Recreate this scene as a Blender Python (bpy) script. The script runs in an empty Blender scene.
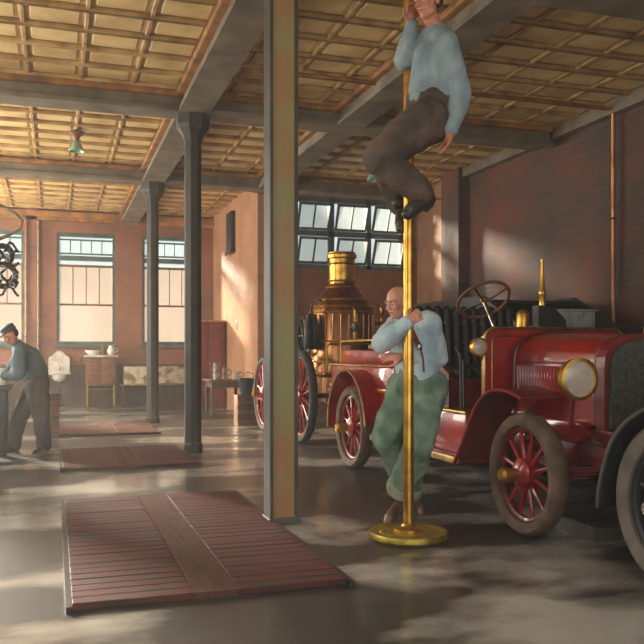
import bpy, bmesh, math, random
from mathutils import Vector, Matrix, Euler, noise
random.seed(7)
scene = bpy.context.scene
C = scene.collection
V = Vector
PI = math.pi

# ------------------------------------------------------------------ materials
def lin(c):
    return tuple(((x/255)/12.92 if x/255 <= .04045 else ((x/255+.055)/1.055)**2.4) for x in c) + (1,)

def mat(name, col, rough=.6, metal=0, col2=None, nscale=6, nmin=.35, nmax=.65, bump=0, bscale=60, coat=0, stretch=None, detail=6, rough2=None, spec=.5):
    m = bpy.data.materials.new(name); m.use_nodes = True
    nt = m.node_tree; b = nt.nodes['Principled BSDF']
    b.inputs['Base Color'].default_value = lin(col)
    b.inputs['Roughness'].default_value = rough
    b.inputs['Metallic'].default_value = metal
    b.inputs['Coat Weight'].default_value = coat
    b.inputs['Specular IOR Level'].default_value = spec
    tc = nt.nodes.new('ShaderNodeTexCoord')
    src = tc.outputs['Object']
    if stretch:
        mp = nt.nodes.new('ShaderNodeMapping'); mp.inputs['Scale'].default_value = stretch
        nt.links.new(src, mp.inputs['Vector']); src = mp.outputs['Vector']
    if col2:
        n = nt.nodes.new('ShaderNodeTexNoise'); n.inputs['Scale'].default_value = nscale; n.inputs['Detail'].default_value = detail
        nt.links.new(src, n.inputs['Vector'])
        r = nt.nodes.new('ShaderNodeValToRGB')
        r.color_ramp.elements[0].position = nmin; r.color_ramp.elements[0].color = lin(col)
        r.color_ramp.elements[1].position = nmax; r.color_ramp.elements[1].color = lin(col2)
        nt.links.new(n.outputs['Fac'], r.inputs['Fac']); nt.links.new(r.outputs['Color'], b.inputs['Base Color'])
        if rough2 is not None:
            mr = nt.nodes.new('ShaderNodeMapRange')
            mr.inputs['From Min'].default_value = nmin; mr.inputs['From Max'].default_value = nmax
            mr.inputs['To Min'].default_value = rough; mr.inputs['To Max'].default_value = rough2
            nt.links.new(n.outputs['Fac'], mr.inputs['Value']); nt.links.new(mr.outputs['Result'], b.inputs['Roughness'])
    if bump:
        n2 = nt.nodes.new('ShaderNodeTexNoise'); n2.inputs['Scale'].default_value = bscale; n2.inputs['Detail'].default_value = 4
        nt.links.new(src, n2.inputs['Vector'])
        bp = nt.nodes.new('ShaderNodeBump'); bp.inputs['Strength'].default_value = bump; bp.inputs['Distance'].default_value = .02
        nt.links.new(n2.outputs['Fac'], bp.inputs['Height']); nt.links.new(bp.outputs['Normal'], b.inputs['Normal'])
    return m

def brick(name, axis, c1, c2, mortar, patch=None):
    m = bpy.data.materials.new(name); m.use_nodes = True
    nt = m.node_tree; b = nt.nodes['Principled BSDF']; L = nt.links.new
    tc = nt.nodes.new('ShaderNodeTexCoord'); sp = nt.nodes.new('ShaderNodeSeparateXYZ'); cb = nt.nodes.new('ShaderNodeCombineXYZ')
    L(tc.outputs['Object'], sp.inputs['Vector'])
    L(sp.outputs['Y' if axis == 'X' else 'X'], cb.inputs['X']); L(sp.outputs['Z'], cb.inputs['Y'])
    br = nt.nodes.new('ShaderNodeTexBrick')
    br.inputs['Color1'].default_value = lin(c1); br.inputs['Color2'].default_value = lin(c2); br.inputs['Mortar'].default_value = lin(mortar)
    br.inputs['Scale'].default_value = 1; br.inputs['Brick Width'].default_value = .22; br.inputs['Row Height'].default_value = .078
    br.inputs['Mortar Size'].default_value = .007; br.inputs['Mortar Smooth'].default_value = .4
    L(cb.outputs['Vector'], br.inputs['Vector'])
    n = nt.nodes.new('ShaderNodeTexNoise'); n.inputs['Scale'].default_value = .8; n.inputs['Detail'].default_value = 7; n.inputs['Roughness'].default_value = .65
    L(tc.outputs['Object'], n.inputs['Vector'])
    r = nt.nodes.new('ShaderNodeValToRGB'); r.color_ramp.elements[0].position = .38; r.color_ramp.elements[1].position = .66
    r.color_ramp.elements[0].color = (0, 0, 0, 1)
    L(n.outputs['Fac'], r.inputs['Fac'])
    mx = nt.nodes.new('ShaderNodeMix'); mx.data_type = 'RGBA'
    L(r.outputs['Color'], mx.inputs['Factor']); L(br.outputs['Color'], mx.inputs['A']); mx.inputs['B'].default_value = lin(patch or c1)
    L(mx.outputs['Result'], b.inputs['Base Color'])
    b.inputs['Roughness'].default_value = .75
    bp = nt.nodes.new('ShaderNodeBump'); bp.inputs['Strength'].default_value = .5; bp.inputs['Distance'].default_value = .01; bp.invert = True
    L(br.outputs['Fac'], bp.inputs['Height']); L(bp.outputs['Normal'], b.inputs['Normal'])
    return m

def glass(name, tint, diff=.15, dcol=(220, 225, 220)):
    m = bpy.data.materials.new(name); m.use_nodes = True
    nt = m.node_tree; nt.nodes.clear(); L = nt.links.new
    out = nt.nodes.new('ShaderNodeOutputMaterial')
    tr = nt.nodes.new('ShaderNodeBsdfTransparent'); tr.inputs['Color'].default_value = lin(tint)
    tl = nt.nodes.new('ShaderNodeBsdfTranslucent'); tl.inputs['Color'].default_value = lin(dcol)
    gl = nt.nodes.new('ShaderNodeBsdfGlossy'); gl.inputs['Roughness'].default_value = .08
    a = nt.nodes.new('ShaderNodeMixShader'); a.inputs[0].default_value = diff
    L(tr.outputs[0], a.inputs[1]); L(tl.outputs[0], a.inputs[2])
    b = nt.nodes.new('ShaderNodeMixShader'); b.inputs[0].default_value = .06
    L(a.outputs[0], b.inputs[1]); L(gl.outputs[0], b.inputs[2]); L(b.outputs[0], out.inputs[0])
    return m

M = dict(
    red=mat('fire_red_paint', (176, 24, 20), .28, 0, (128, 18, 15), 3, coat=.5),
    darkred=mat('dark_red_paint', (132, 26, 20), .4, 0, (86, 22, 17), 5, coat=.3),
    brass=mat('brass', (232, 186, 84), .3, .92, (186, 134, 52), 9),
    palebrass=mat('dull_brass', (190, 165, 100), .4, 1, (150, 120, 70), 9),
    copper=mat('copper', (186, 130, 84), .3, 1, (118, 78, 54), 5, stretch=(6, 6, .6)),
    nickel=mat('nickel', (190, 180, 165), .25, 1, (120, 110, 100), 20),
    iron=mat('dark_iron', (52, 50, 46), .5, .3, (34, 32, 30), 8),
    black=mat('black_leather', (36, 35, 33), .38, 0, (24, 23, 22), 12, bump=.2),
    tyre=mat('tan_rubber', (122, 98, 80), .85, 0, (88, 70, 58), 7, bump=.5, bscale=40),
    darktyre=mat('dark_rubber', (62, 60, 54), .8, 0, (44, 42, 38), 7),
    greytyre=mat('grey_rubber', (122, 112, 100), .85, 0, (92, 86, 76), 7, bump=.4),
    blueblack=mat('blue_black_enamel', (34, 42, 44), .35, 0, (24, 30, 32), 4, coat=.4),
    green=mat('dark_green_enamel', (42, 46, 40), .5, 0, (30, 32, 28), 5),
    radcore=mat('grey_green_core', (104, 104, 94), .5, .6, (70, 72, 64), 30),
    post=mat('worn_olive_paint', (150, 142, 92), .5, 0, (164, 116, 68), 2.2, bump=.25, bscale=30),
    postedge=mat('dark_olive_edge', (70, 68, 54), .5, 0, (52, 50, 42), 4),
    column=mat('dark_olive_iron', (60, 59, 45), .55, 0, (46, 44, 35), 5, bump=.2, bscale=30),
    beam=mat('grey_beam_paint', (134, 120, 98), .7, 0, (98, 86, 68), 3, bump=.2),
    cornice=mat('ochre_moulding', (176, 118, 52), .6, 0, (110, 74, 40), 5),
    tin=mat('golden_tin', (238, 206, 140), .45, 0, (200, 164, 104), 2.2, bump=.3, bscale=25),
    batten=mat('brown_batten', (206, 166, 104), .55, 0, (150, 112, 68), 4),
    wood=mat('brown_wood', (136, 88, 50), .55, 0, (92, 56, 34), 4, stretch=(1, 1, 9)),
    darkwood=mat('dark_wood', (88, 62, 46), .6, 0, (52, 40, 32), 5, stretch=(6, 1, 1)),
    marble=mat('pale_marble', (212, 206, 194), .35, 0, (176, 170, 160), 8),
    enamel=mat('white_enamel', (225, 222, 212), .3),
    peel=mat('peeling_cream', (196, 184, 156), .7, 0, (120, 96, 70), 5, nmin=.45, nmax=.6),
    frame=mat('teal_frame_paint', (84, 104, 98), .6, 0, (60, 72, 70), 6),
    plate=mat('painted_rust_red', (116, 36, 26), .6, 0, (72, 42, 34), 2),
    tin_box=mat('galvanised_grey', (190, 192, 184), .5, 0, (150, 152, 146), 12),
    skin=mat('skin', (236, 180, 150), .5, 0, (220, 146, 120), 14),
    skin2=mat('ruddy_skin', (206, 138, 106), .5, 0, (184, 112, 84), 14),
    shirt=mat('light_blue_shirt', (212, 228, 232), .85, 0, (164, 192, 202), 6, bump=.3, bscale=80),
    shirt2=mat('grey_blue_shirt', (160, 174, 178), .85, 0, (120, 138, 144), 6, bump=.3, bscale=80),
    shirt3=mat('teal_shirt', (84, 110, 116), .85, 0, (62, 86, 92), 6, bump=.3, bscale=80),
    trousers=mat('green_trousers', (138, 164, 140), .85, 0, (92, 116, 98), 9, bump=.35, bscale=50),
    cuff=mat('faded_cuff', (172, 172, 142), .85, 0, (126, 140, 116), 12, bump=.3, bscale=50),
    trousers2=mat('brown_trousers', (108, 88, 74), .85, 0, (66, 56, 48), 5, bump=.35, bscale=50),
    trousers3=mat('umber_trousers', (80, 66, 56), .85, 0, (58, 50, 44), 5, bump=.3, bscale=50),
    shoe=mat('brown_leather', (138, 106, 86), .4, 0, (92, 70, 58), 9),
    darkshoe=mat('black_shoe', (78, 70, 64), .35, 0, (52, 47, 43), 9),
    strap=mat('red_brown_strap', (122, 40, 36), .6),
    cap=mat('navy_cap', (52, 56, 60), .7),
    hair=mat('grey_brown_hair', (110, 94, 80), .7), darkhair=mat('dark_hair', (50, 38, 30), .7),
    white=mat('eye_white', (230, 225, 215), .3), pupil=mat('pupil', (30, 25, 22), .2),
    lens=mat('frosted_lens', (222, 206, 190), .22, 0, (190, 172, 156), 8, coat=.6),
    greenglass=mat('milky_green_glass', (156, 196, 166), .2, 0, (120, 160, 130), 12, coat=.5),
    rope=mat('pale_rope', (176, 160, 130), .8, 0, (130, 112, 86), 20),
    leather=mat('harness_leather', (58, 48, 40), .5, 0, (40, 34, 30), 12),
    copperpipe=mat('copper_pipe', (196, 138, 88), .4, .7, (150, 96, 60), 5),
    pane_top=glass('clear_pane', (236, 244, 244), .08), pane_low=glass('cream_shaded_pane', (240, 229, 216), .07, (220, 206, 190)),
    pane_awn=glass('hazy_pane', (236, 238, 234), .08),
    steelgrey=mat('grey_boards', (96, 92, 80), .6, 0, (70, 66, 58), 4),
)
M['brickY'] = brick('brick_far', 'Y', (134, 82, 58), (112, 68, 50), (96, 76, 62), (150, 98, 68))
M['brickX'] = brick('brick_right', 'X', (84, 66, 52), (72, 56, 46), (60, 52, 45), (114, 62, 45))  # reddish patch tone puts the sun's soft glow into the brick colour
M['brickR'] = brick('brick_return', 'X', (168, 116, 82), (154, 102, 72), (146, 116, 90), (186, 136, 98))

def floor_mat():
    m = mat('wet_concrete', (48, 44, 40), .42, 0, (182, 177, 166), .75, nmin=.49, nmax=.6, bump=.2, bscale=7, detail=9, rough2=.14, stretch=(.8, 1.3, 1), coat=.2)  # pale noise patches put bright window reflections into the colour
    m.node_tree.nodes['Principled BSDF'].inputs['Coat Roughness'].default_value = .12
    return m
M['floor'] = floor_mat()
def plank_mat():
    m = mat('rust_red_planks', (98, 38, 26), .8, 0, (56, 34, 28), 2.4, spec=.25, stretch=(1, 7, 1), bump=.3, bscale=12, rough2=.55)
    return m
M['plank'] = plank_mat()

M['strip'] = mat('worn_strip', (98, 62, 46), .9, spec=.1, metal=0, col2=(74, 52, 42), nscale=5, stretch=(6, 1, 1), bump=.2) #, 0, (74, 52, 42), 5, stretch=(6, 1, 1), bump=.2)

# ------------------------------------------------------------------ mesh builder
class MB:
    def __init__(s): s.bm = bmesh.new()
    def box(s, x0, x1, y0, y1, z0, z1, bev=0, rot=None, seg=2):
        r = bmesh.ops.create_cube(s.bm, size=1)
        vs = r['verts']
        c = V(((x0+x1)/2, (y0+y1)/2, (z0+z1)/2))
        for v in vs: v.co = V((v.co.x*(x1-x0), v.co.y*(y1-y0), v.co.z*(z1-z0)))
        if bev:
            es = list({e for v in vs for e in v.link_edges})
            rr = bmesh.ops.bevel(s.bm, geom=es, offset=bev, segments=seg, affect='EDGES', profile=.5)
            vs = list({v for f in rr['faces'] for v in f.verts} | {v for v in vs if v.is_valid})
        for v in vs:
            if rot: v.co = rot @ v.co
            v.co += c
        return s
    def cone(s, p, q, r1, r2=None, seg=16, caps=True):
        p, q = V(p), V(q); r2 = r1 if r2 is None else r2
        d = q-p; L = d.length
        if L < 1e-6: return s
        mt = Matrix.Translation((p+q)/2) @ d.to_track_quat('Z', 'Y').to_matrix().to_4x4()
        bmesh.ops.create_cone(s.bm, cap_ends=caps, segments=seg, radius1=max(r1, 1e-4), radius2=max(r2, 1e-4), depth=L, matrix=mt)
        return s
    def ball(s, c, r, rot=None, seg=14):
        if not hasattr(r, '__len__'): r = (r, r, r)
        mt = Matrix.Translation(V(c)) @ (rot.to_4x4() if rot else Matrix.Identity(4)) @ Matrix.Diagonal((*r, 1))
        bmesh.ops.create_uvsphere(s.bm, u_segments=seg, v_segments=max(6, seg*2//3), radius=1, matrix=mt)
        return s
    def cap(s, p, q, r1, r2=None, seg=14):
        r2 = r1 if r2 is None else r2
        s.cone(p, q, r1, r2, seg); s.ball(p, r1, seg=seg); s.ball(q, r2, seg=seg); return s
    def tube(s, pts, r, seg=8, closed=False):
        pts = [V(p) for p in pts]; n = len(pts); rings = []
        up = V((0, 0, 1))
        prev = None
        for i, p in enumerate(pts):
            a = pts[(i-1) % n] if (i > 0 or closed) else p
            b = pts[(i+1) % n] if (i < n-1 or closed) else p
            t = (b-a).normalized()
            if prev is None:
                side = t.cross(up)
                if side.length < .05: side = t.cross(V((1, 0, 0)))
                side.normalize()
            else:
                side = (prev - t*prev.dot(t)).normalized()
            prev = side; o = t.cross(side)
            rr = r[i] if hasattr(r, '__len__') else r
            rings.append([s.bm.verts.new(p + rr*(math.cos(2*PI*k/seg)*side + math.sin(2*PI*k/seg)*o)) for k in range(seg)])
        for i in range(n if closed else n-1):
            a, b = rings[i], rings[(i+1) % n]
            for k in range(seg): s.bm.faces.new((a[k], a[(k+1) % seg], b[(k+1) % seg], b[k]))
        if not closed:
            s.bm.faces.new(rings[0][::-1]); s.bm.faces.new(rings[-1])
        return s
    def lathe(s, c, prof, seg=32, axis='Z', flat=False):
        """prof = [(r, t)] along axis from c"""
        c = V(c); rings = []
        for r, t in prof:
            ring = []
            for k in range(seg):
                a = 2*PI*k/seg + (PI/seg if flat else 0)
                u, w = r*math.cos(a), r*math.sin(a)
                ring.append(s.bm.verts.new(c + (V((u, w, t)) if axis == 'Z' else V((t, u, w)) if axis == 'X' else V((u, t, w)))))
            rings.append(ring)
        for a, b in zip(rings, rings[1:]):
            for k in range(seg): s.bm.faces.new((a[k], a[(k+1) % seg], b[(k+1) % seg], b[k]))
        for ring in (rings[0], rings[-1]):
            try: s.bm.faces.new(ring)
            except ValueError: pass
        return s
    def prism(s, poly, a0, a1, axis='X'):
        """closed polygon extruded along axis. axis X: poly in (y,z); Y: (x,z); Z: (x,y)"""
        def mk(p, a): return V((a, p[0], p[1])) if axis == 'X' else V((p[0], a, p[1])) if axis == 'Y' else V((p[0], p[1], a))
        A = [s.bm.verts.new(mk(p, a0)) for p in poly]; B = [s.bm.verts.new(mk(p, a1)) for p in poly]
        n = len(poly)
        s.bm.faces.new(A); s.bm.faces.new(B[::-1])
        for i in range(n): s.bm.faces.new((A[i], B[i], B[(i+1) % n], A[(i+1) % n]))
        return s
    def strip(s, path, x0, x1, th):
        """ribbon of thickness th following path in (y,z), spanning x0..x1"""
        n = len(path); up, lo = [], []
        for i, p in enumerate(path):
            a = path[max(i-1, 0)]; b = path[min(i+1, n-1)]
            t = V((b[0]-a[0], b[1]-a[1])).normalized(); nn = V((-t.y, t.x))*th/2
            up.append((p[0]+nn.x, p[1]+nn.y)); lo.append((p[0]-nn.x, p[1]-nn.y))
        mk = lambda p, x: s.bm.verts.new(V((x, p[0], p[1])))
        R = [[mk(u, x0), mk(u, x1), mk(l, x1), mk(l, x0)] for u, l in zip(up, lo)]
        for a, b in zip(R, R[1:]):
            for k in range(4): s.bm.faces.new((a[k], a[(k+1) % 4], b[(k+1) % 4], b[k]))
        s.bm.faces.new(R[0][::-1]); s.bm.faces.new(R[-1])
        return s
    def torus(s, c, R, r, axis='X', seg=40, rs=10, flat=1, rot=None):
        c = V(c); g = []
        for i in range(seg):
            a = 2*PI*i/seg; row = []
            for k in range(rs):
                b = 2*PI*k/rs
                rad = R + r*math.cos(b); t = flat*r*math.sin(b)
                u, w = rad*math.cos(a), rad*math.sin(a)
                p = V((t, u, w)) if axis == 'X' else V((u, t, w)) if axis == 'Y' else V((u, w, t))
                if rot: p = rot @ p
                row.append(s.bm.verts.new(c+p))
            g.append(row)
        for i in range(seg):
            a, b = g[i], g[(i+1) % seg]
            for k in range(rs): s.bm.faces.new((a[k], a[(k+1) % rs], b[(k+1) % rs], b[k]))
        return s
    def mesh(s, name, m):
        bmesh.ops.recalc_face_normals(s.bm, faces=s.bm.faces)
        me = bpy.data.meshes.new(name); s.bm.to_mesh(me); s.bm.free()
        if m: me.materials.append(m)
        return me
    def build(s, name, m, parent=None, smooth=True, label=None):
        me = s.mesh(name, M[m] if isinstance(m, str) else m)
        return link(name, me, parent, smooth, label)

def link(name, me, parent=None, smooth=True, label=None):
    if smooth:
        me.shade_smooth()
        try: me.set_sharp_from_angle(angle=math.radians(38))
        except Exception: pass
    o = bpy.data.objects.new(name, me); C.objects.link(o)
    if parent: adopt(o, parent)
    if label: o['label'] = label
    return o

def wloc(o):
    l = V(o.location)
    return l
def adopt(o, parent):
    o.parent = parent
    if parent.type == 'EMPTY': o.matrix_parent_inverse = Matrix.Translation(-V(parent.location))

def thing(name, loc, label, cat, group=None):
    o = bpy.data.objects.new(name, None); o.empty_display_size = .1; C.objects.link(o); o.location = loc
    return tag(o, label, cat, group)
def tag(o, label, cat, group=None, kind=None):
    o['label'] = label; o['category'] = cat
    if group: o['group'] = group
    if kind: o['kind'] = kind
    return o
def struct(o):
    o['kind'] = 'structure'; return o
def dup(root, off, label=None):
    r = root.copy(); C.objects.link(r); r.location = V(root.location)+V(off)
    if label: r['label'] = label
    for ch in list(root.children):
        c = ch.copy(); C.objects.link(c); c.parent = r
        for g in list(ch.children):
            d = g.copy(); C.objects.link(d); d.parent = c
    return r

# ------------------------------------------------------------------ setting
CEIL = 4.55
# floor
m = MB().box(-3.6, 7.3, -1.5, 19.9, -.15, 0)
struct(m.build('floor', 'floor', smooth=False))

WIN = [(-2.0, -.66), (.04, 1.33), (1.95, 3.24)]
def wall_with_windows(name, y0, y1, x0, x1, z1, holes, hz0, hz1, m):
    w = MB(); x = x0
    for a, b in holes:
        w.box(x, a, y0, y1, 0, z1); w.box(a, b, y0, y1, 0, hz0); w.box(a, b, y0, y1, hz1, z1); x = b
    w.box(x, x1, y0, y1, 0, z1)
    return struct(w.build(name, m, smooth=False))
wall_with_windows('wall_back', 19.6, 19.9, -3.6, 3.64, CEIL, WIN, 1.42, 4.0, 'brickY')
wall_with_windows('wall_back_right', 15.2, 15.45, 4.04, 7.0, CEIL, [(4.40, 6.74)], 2.90, 4.27, 'brickY')
# the partition between the two rooms
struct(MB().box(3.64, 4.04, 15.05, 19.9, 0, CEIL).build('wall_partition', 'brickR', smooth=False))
struct(MB().box(7.0, 7.3, 13.66, 15.45, 0, CEIL).build('wall_alcove', 'brickR', smooth=False))  # back bay of the right wall; paler brick puts extra sunlight in its colour
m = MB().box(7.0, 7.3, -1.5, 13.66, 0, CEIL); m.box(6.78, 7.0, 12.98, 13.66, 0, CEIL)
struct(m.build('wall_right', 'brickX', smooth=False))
# left wall with tall windows (out of the picture, daylight comes through)
m = MB(); y = -1.5
for a, b in [(2.0, 5.0), (7.0, 9.0), (11.5, 13.5), (16, 18)]:
    m.box(-3.6, -3.3, y, a, 0, CEIL); m.box(-3.6, -3.3, a, b, 0, 1.2); m.box(-3.6, -3.3, a, b, 4.0, CEIL); y = b
m.box(-3.6, -3.3, y, 19.9, 0, CEIL)
struct(m.build('wall_left', 'brickX', smooth=False))
# pilaster and dado on the far wall
struct(MB().box(-.62, -.38, 19.5, 19.6, 0, CEIL).build('trim_1', 'brickY', smooth=False))
m = MB(); m.box(-3.3, 3.64, 19.54, 19.6, 0, .92)
m.box(-3.3, 3.64, 19.5, 19.6, .92, .97)
for i in range(46): m.box(-3.3+i*.15, -3.3+i*.15+.14, 19.53, 19.54, 0, .92)
struct(m.build('trim_2', 'darkwood', smooth=False))
# cornices
m = MB().box(-3.3, 3.64, 19.46, 19.6, 4.32, 4.45); m.box(-3.3, 3.64, 19.5, 19.6, 4.24, 4.32)
struct(m.build('trim_3', 'cornice', smooth=False))
m = MB().box(4.04, 7.0, 15.08, 15.2, 4.38, 4.47); m.box(4.04, 6.9, 15.12, 15.2, 4.3, 4.38)
struct(m.build('trim_4', 'cornice', smooth=False))
struct(MB().box(6.86, 7.0, -1.5, 12.98, 4.36, 4.55).build('trim_5', 'beam', smooth=False))

# ceiling: pressed metal panels between battens
m = MB().box(-3.6, 4.04, -1.5, 19.9, CEIL, CEIL+.2); m.box(4.04, 7.3, -1.5, 15.45, CEIL, CEIL+.2)
nx, ny = 17, 40
for i in range(nx):
    for j in range(ny):
        x0 = -3.3+i*.6; y0 = -1.3+j*.52
        if x0 > 6.6 or y0 > 19.1: continue
        if x0 > 3.0 and y0 > 14.6: continue
        m.box(x0+.06, x0+.54, y0+.08, y0+.44, CEIL-.02, CEIL+.01, .02, seg=1)
ce = struct(m.build('ceiling', 'tin', smooth=False))
m = MB()
for i in range(nx+1): m.box(-3.325+i*.6, -3.275+i*.6, -1.5, 19.6 if i < 12 else 15.2, CEIL-.04, CEIL, .01, seg=1)
struct(m.build('trim_6', 'batten', smooth=False))
m = MB()
for j in range(ny+1):
    y0 = -1.3+j*.52
    m.box(-3.3, 7 if y0 < 15.1 else 3.64, y0-.04, y0+.04, CEIL-.05, CEIL, .012, seg=1)
struct(m.build('trim_7', 'batten', smooth=False))

# beams
def beam(n, x0, x1, y0, y1):
    m = MB().box(x0, x1, y0, y1, 4.28, CEIL-.07)
    if x1-x0 > y1-y0: m.box(x0, x1, y0-.05, y1+.05, 4.25, 4.30)
    else: m.box(x0-.05, x1+.05, y0, y1, 4.252, 4.302)
    o = struct(m.build('trim_%d' % n, 'beam', smooth=False))
    c = MB()
    if x1-x0 > y1-y0: c.box(x0, x1, y0-.09, y1+.09, CEIL-.12, CEIL-.045, .02)
    else: c.box(x0-.09, x1+.09, y0, y1, CEIL-.12, CEIL-.045, .02)
    c.build('moulding', 'cornice', o, smooth=False)
beam(8, -3.3, 7.0, 14.6, 14.86); beam(9, -3.3, 6.8, 10.2, 10.48); beam(10, -3.3, 7.0, 5.78, 6.04); beam(11, -3.3, 7.0, 1.3, 1.56)
beam(12, 1.51, 1.79, -1.4, 19.4); beam(13, 3.58, 3.86, -1.4, 15.0)

# windows of the far wall
def far_window(n, x0, x1):
    f = MB(); y0, y1 = 19.62, 19.76
    H = [(1.42, 1.50), (3.92, 4.0)]
    for a, b in H: f.box(x0, x1, y0, y1, a, b)
    f.box(x0, x0+.06, y0, y1, 1.5, 3.92); f.box(x1-.06, x1, y0, y1, 1.5, 3.92)
    w = struct(f.build('window_%d' % n, 'frame', smooth=False))
    s = MB()
    s.box(x0+.06, x1-.06, 19.66, 19.72, 3.83, 3.86); s.box(x0+.06, x1-.06, 19.66, 19.72, 3.51, 3.54)
    s.box(x0+.06, x1-.06, 19.62, 19.74, 3.37, 3.47)
    for i in range(1, 5):
        x = x0+.06+(x1-x0-.12)*i/5; s.box(x-.01, x+.01, 19.67, 19.71, 3.54, 3.83)
    s.build('window_frame', 'frame', w, smooth=False, label='upper sash with five small panes')
    s = MB(); s.box(x0+.06, x1-.06, 19.66, 19.72, 3.22, 3.27); s.box(x0+.06, x1-.06, 19.66, 19.72, 2.33, 2.37)
    for i in range(1, 4):
        x = x0+.06+(x1-x0-.12)*i/4; s.box(x-.01, x+.01, 19.67, 19.71, 2.37, 3.22)
    s.build('sash', 'wood', w, smooth=False)
    MB().box(x0+.06, x1-.06, 19.685, 19.695, 3.25, 3.92).build('pane', 'pane_top', w, smooth=False)
    MB().box(x0+.06, x1-.06, 19.685, 19.695, 1.5, 3.25).build('pane', 'pane_low', w, smooth=False, label='cream shaded lower pane')
    MB().box(x0-.06, x1+.06, 19.5, 19.64, 1.36, 1.42, .01).build('window_sill', 'frame', w, smooth=False)
for i, (a, b) in enumerate(WIN): far_window(i+1, a, b)

# tilting casements in the right room
X0, X1 = 4.40, 6.74; cw = (X1-X0)/3
f = MB()
for i in range(4): f.box(X0+i*cw-.05+(.05 if i == 0 else 0)-(.05 if i == 3 else 0), X0+i*cw+.05, 15.22, 15.34, 2.9, 4.27)
for a, b in ((2.9, 2.98), (3.54, 3.64), (4.2, 4.27)): f.box(X0, X1, 15.22, 15.34, a, b)
w4 = struct(f.build('window_4', 'frame', smooth=False))
for i in range(3):
    for z0, z1 in ((2.98, 3.54), (3.64, 4.2)):
        xa, xb = X0+i*cw+.06, X0+(i+1)*cw-.06
        s = MB(); p = MB()
        hgt = z1-z0-.02; zc = z0+.01; tilt = Matrix.Rotation(math.radians(24), 3, 'X')
        def rb(mb, x0, x1, a, b, t0=-.02, t1=.02):
            n0 = len(mb.bm.verts); mb.box(x0, x1, t0, t1, a, b); mb.bm.verts.ensure_lookup_table()
            for v in mb.bm.verts[n0:]: v.co = tilt @ v.co + V((0, 15.24, zc))
        rb(s, xa, xa+.04, 0, hgt); rb(s, xb-.04, xb, 0, hgt); rb(s, xa, xb, 0, .045); rb(s, xa, xb, hgt-.045, hgt)
        rb(s, (xa+xb)/2-.013, (xa+xb)/2+.013, 0, hgt)
        rb(p, xa+.03, xb-.03, .03, hgt-.03, -.004, .004)
        o = s.build('casement', 'frame', w4, smooth=False)
        p.build('pane', 'pane_awn', o, smooth=False)

# ------------------------------------------------------------------ columns
def column(x, y, n, lab):
    t = thing('iron_column', (x, y, 0), lab, 'column', 'iron columns under the ceiling beam')
    MB().lathe((x, y, 0), [(.125, 0), (.125, .1), (.115, .12), (.11, .14), (.108, 4.0)], 8, flat=True).build('shaft', 'column', t, smooth=False)
    MB().lathe((x, y, 0), [(.108, 3.93), (.125, 3.95), (.13, 3.99), (.2, 4.08), (.215, 4.12), (.215, 4.25)], 8, flat=True).build('capital', 'column', t, smooth=False)
column(1.65, 14.73, 1, 'dark olive octagonal iron column, the far one, nearest the back windows')
column(1.66, 10.34, 2, 'dark olive octagonal iron column, the taller looking one midway down the room')
t = thing('square_post', (1.61, 5.91, 0), 'broad olive and tan square post in front, beside the large plank mat', 'column')
m = MB().box(1.522, 1.69, 5.83, 5.99, .05, 4.24)
m.build('shaft', 'post', t, smooth=False)
for x in (1.5, 1.69): MB().box(x, x+.025, 5.815, 6.005, .05, 4.24, .004).build('flange', 'postedge', t, smooth=False)
m = MB().box(1.49, 1.73, 5.80, 6.02, 0, .05, .01); m.build('base_plate', 'steelgrey', t, smooth=False)
MB().box(1.45, 1.77, 5.76, 6.06, 4.05, 4.25, .03).build('capital', 'postedge', t)

# ------------------------------------------------------------------ plank floor mats
def pad(y0, y1, lab, x0=.08, x1=1.52):
    t = thing('plank_mat', ((x0+x1)/2, (y0+y1)/2, 0), lab, 'floor mat', 'rust red plank mats set in the floor')
    mid = x0 + (x1-x0)*.5
    for a, b in ((x0, mid-.12), (mid+.12, x1)):
        m = MB(); n = max(2, int((y1-y0)/.11)); d = (y1-y0)/n
        for i in range(n): m.box(a, b, y0+i*d+.004, y0+(i+1)*d-.004, 0, .035+random.uniform(-.002, .002), .004, seg=1)
        m.build('plank_field', 'plank', t, smooth=False)
    m = MB()
    for k in range(2): m.box(mid-.117+k*.118, mid-.005+k*.118+.004, y0, y1, 0, .036)
    m.build('centre_strip', 'strip', t, smooth=False)
    for xe in (x0-.03, x1+.002): MB().box(xe, xe+.028, y0-.03, y1+.03, 0, .03).build('edging', 'iron', t, smooth=False)
pad(12.75, 14.4, 'rust red plank mat farthest back, behind the middle column')
pad(9.1, 10.95, 'rust red plank mat in the middle, beside the second iron column')
pad(4.2, 7.2, 'large rust red plank mat in the foreground left of the square post')

# ------------------------------------------------------------------ lamps
def hang(x, y, lab):
    t = thing('ceiling_lamp', (x, y, CEIL-.06), lab, 'lamp', 'green glass ceiling lamps')
    MB().lathe((x, y, CEIL), [(.11, -.06), (.11, -.08), (.05, -.13), (.03, -.16), (.025, -.2)], 20).build('canopy', 'wood', t)
    MB().lathe((x, y, CEIL), [(.035, -.2), (.06, -.22), (.09, -.28), (.115, -.34), (.11, -.345), (.085, -.285), (.05, -.225), (.03, -.21)], 24).build('lamp_shade', 'greenglass', t)
    MB().ball((x, y, CEIL-.27), .035).build('bulb', 'enamel', t)
hang(.3, 12.5, 'small ceiling lamp with green glass shade at the upper left')
hang(5.2, 13.1, 'small ceiling lamp with green glass shade above the steam boiler')

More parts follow.
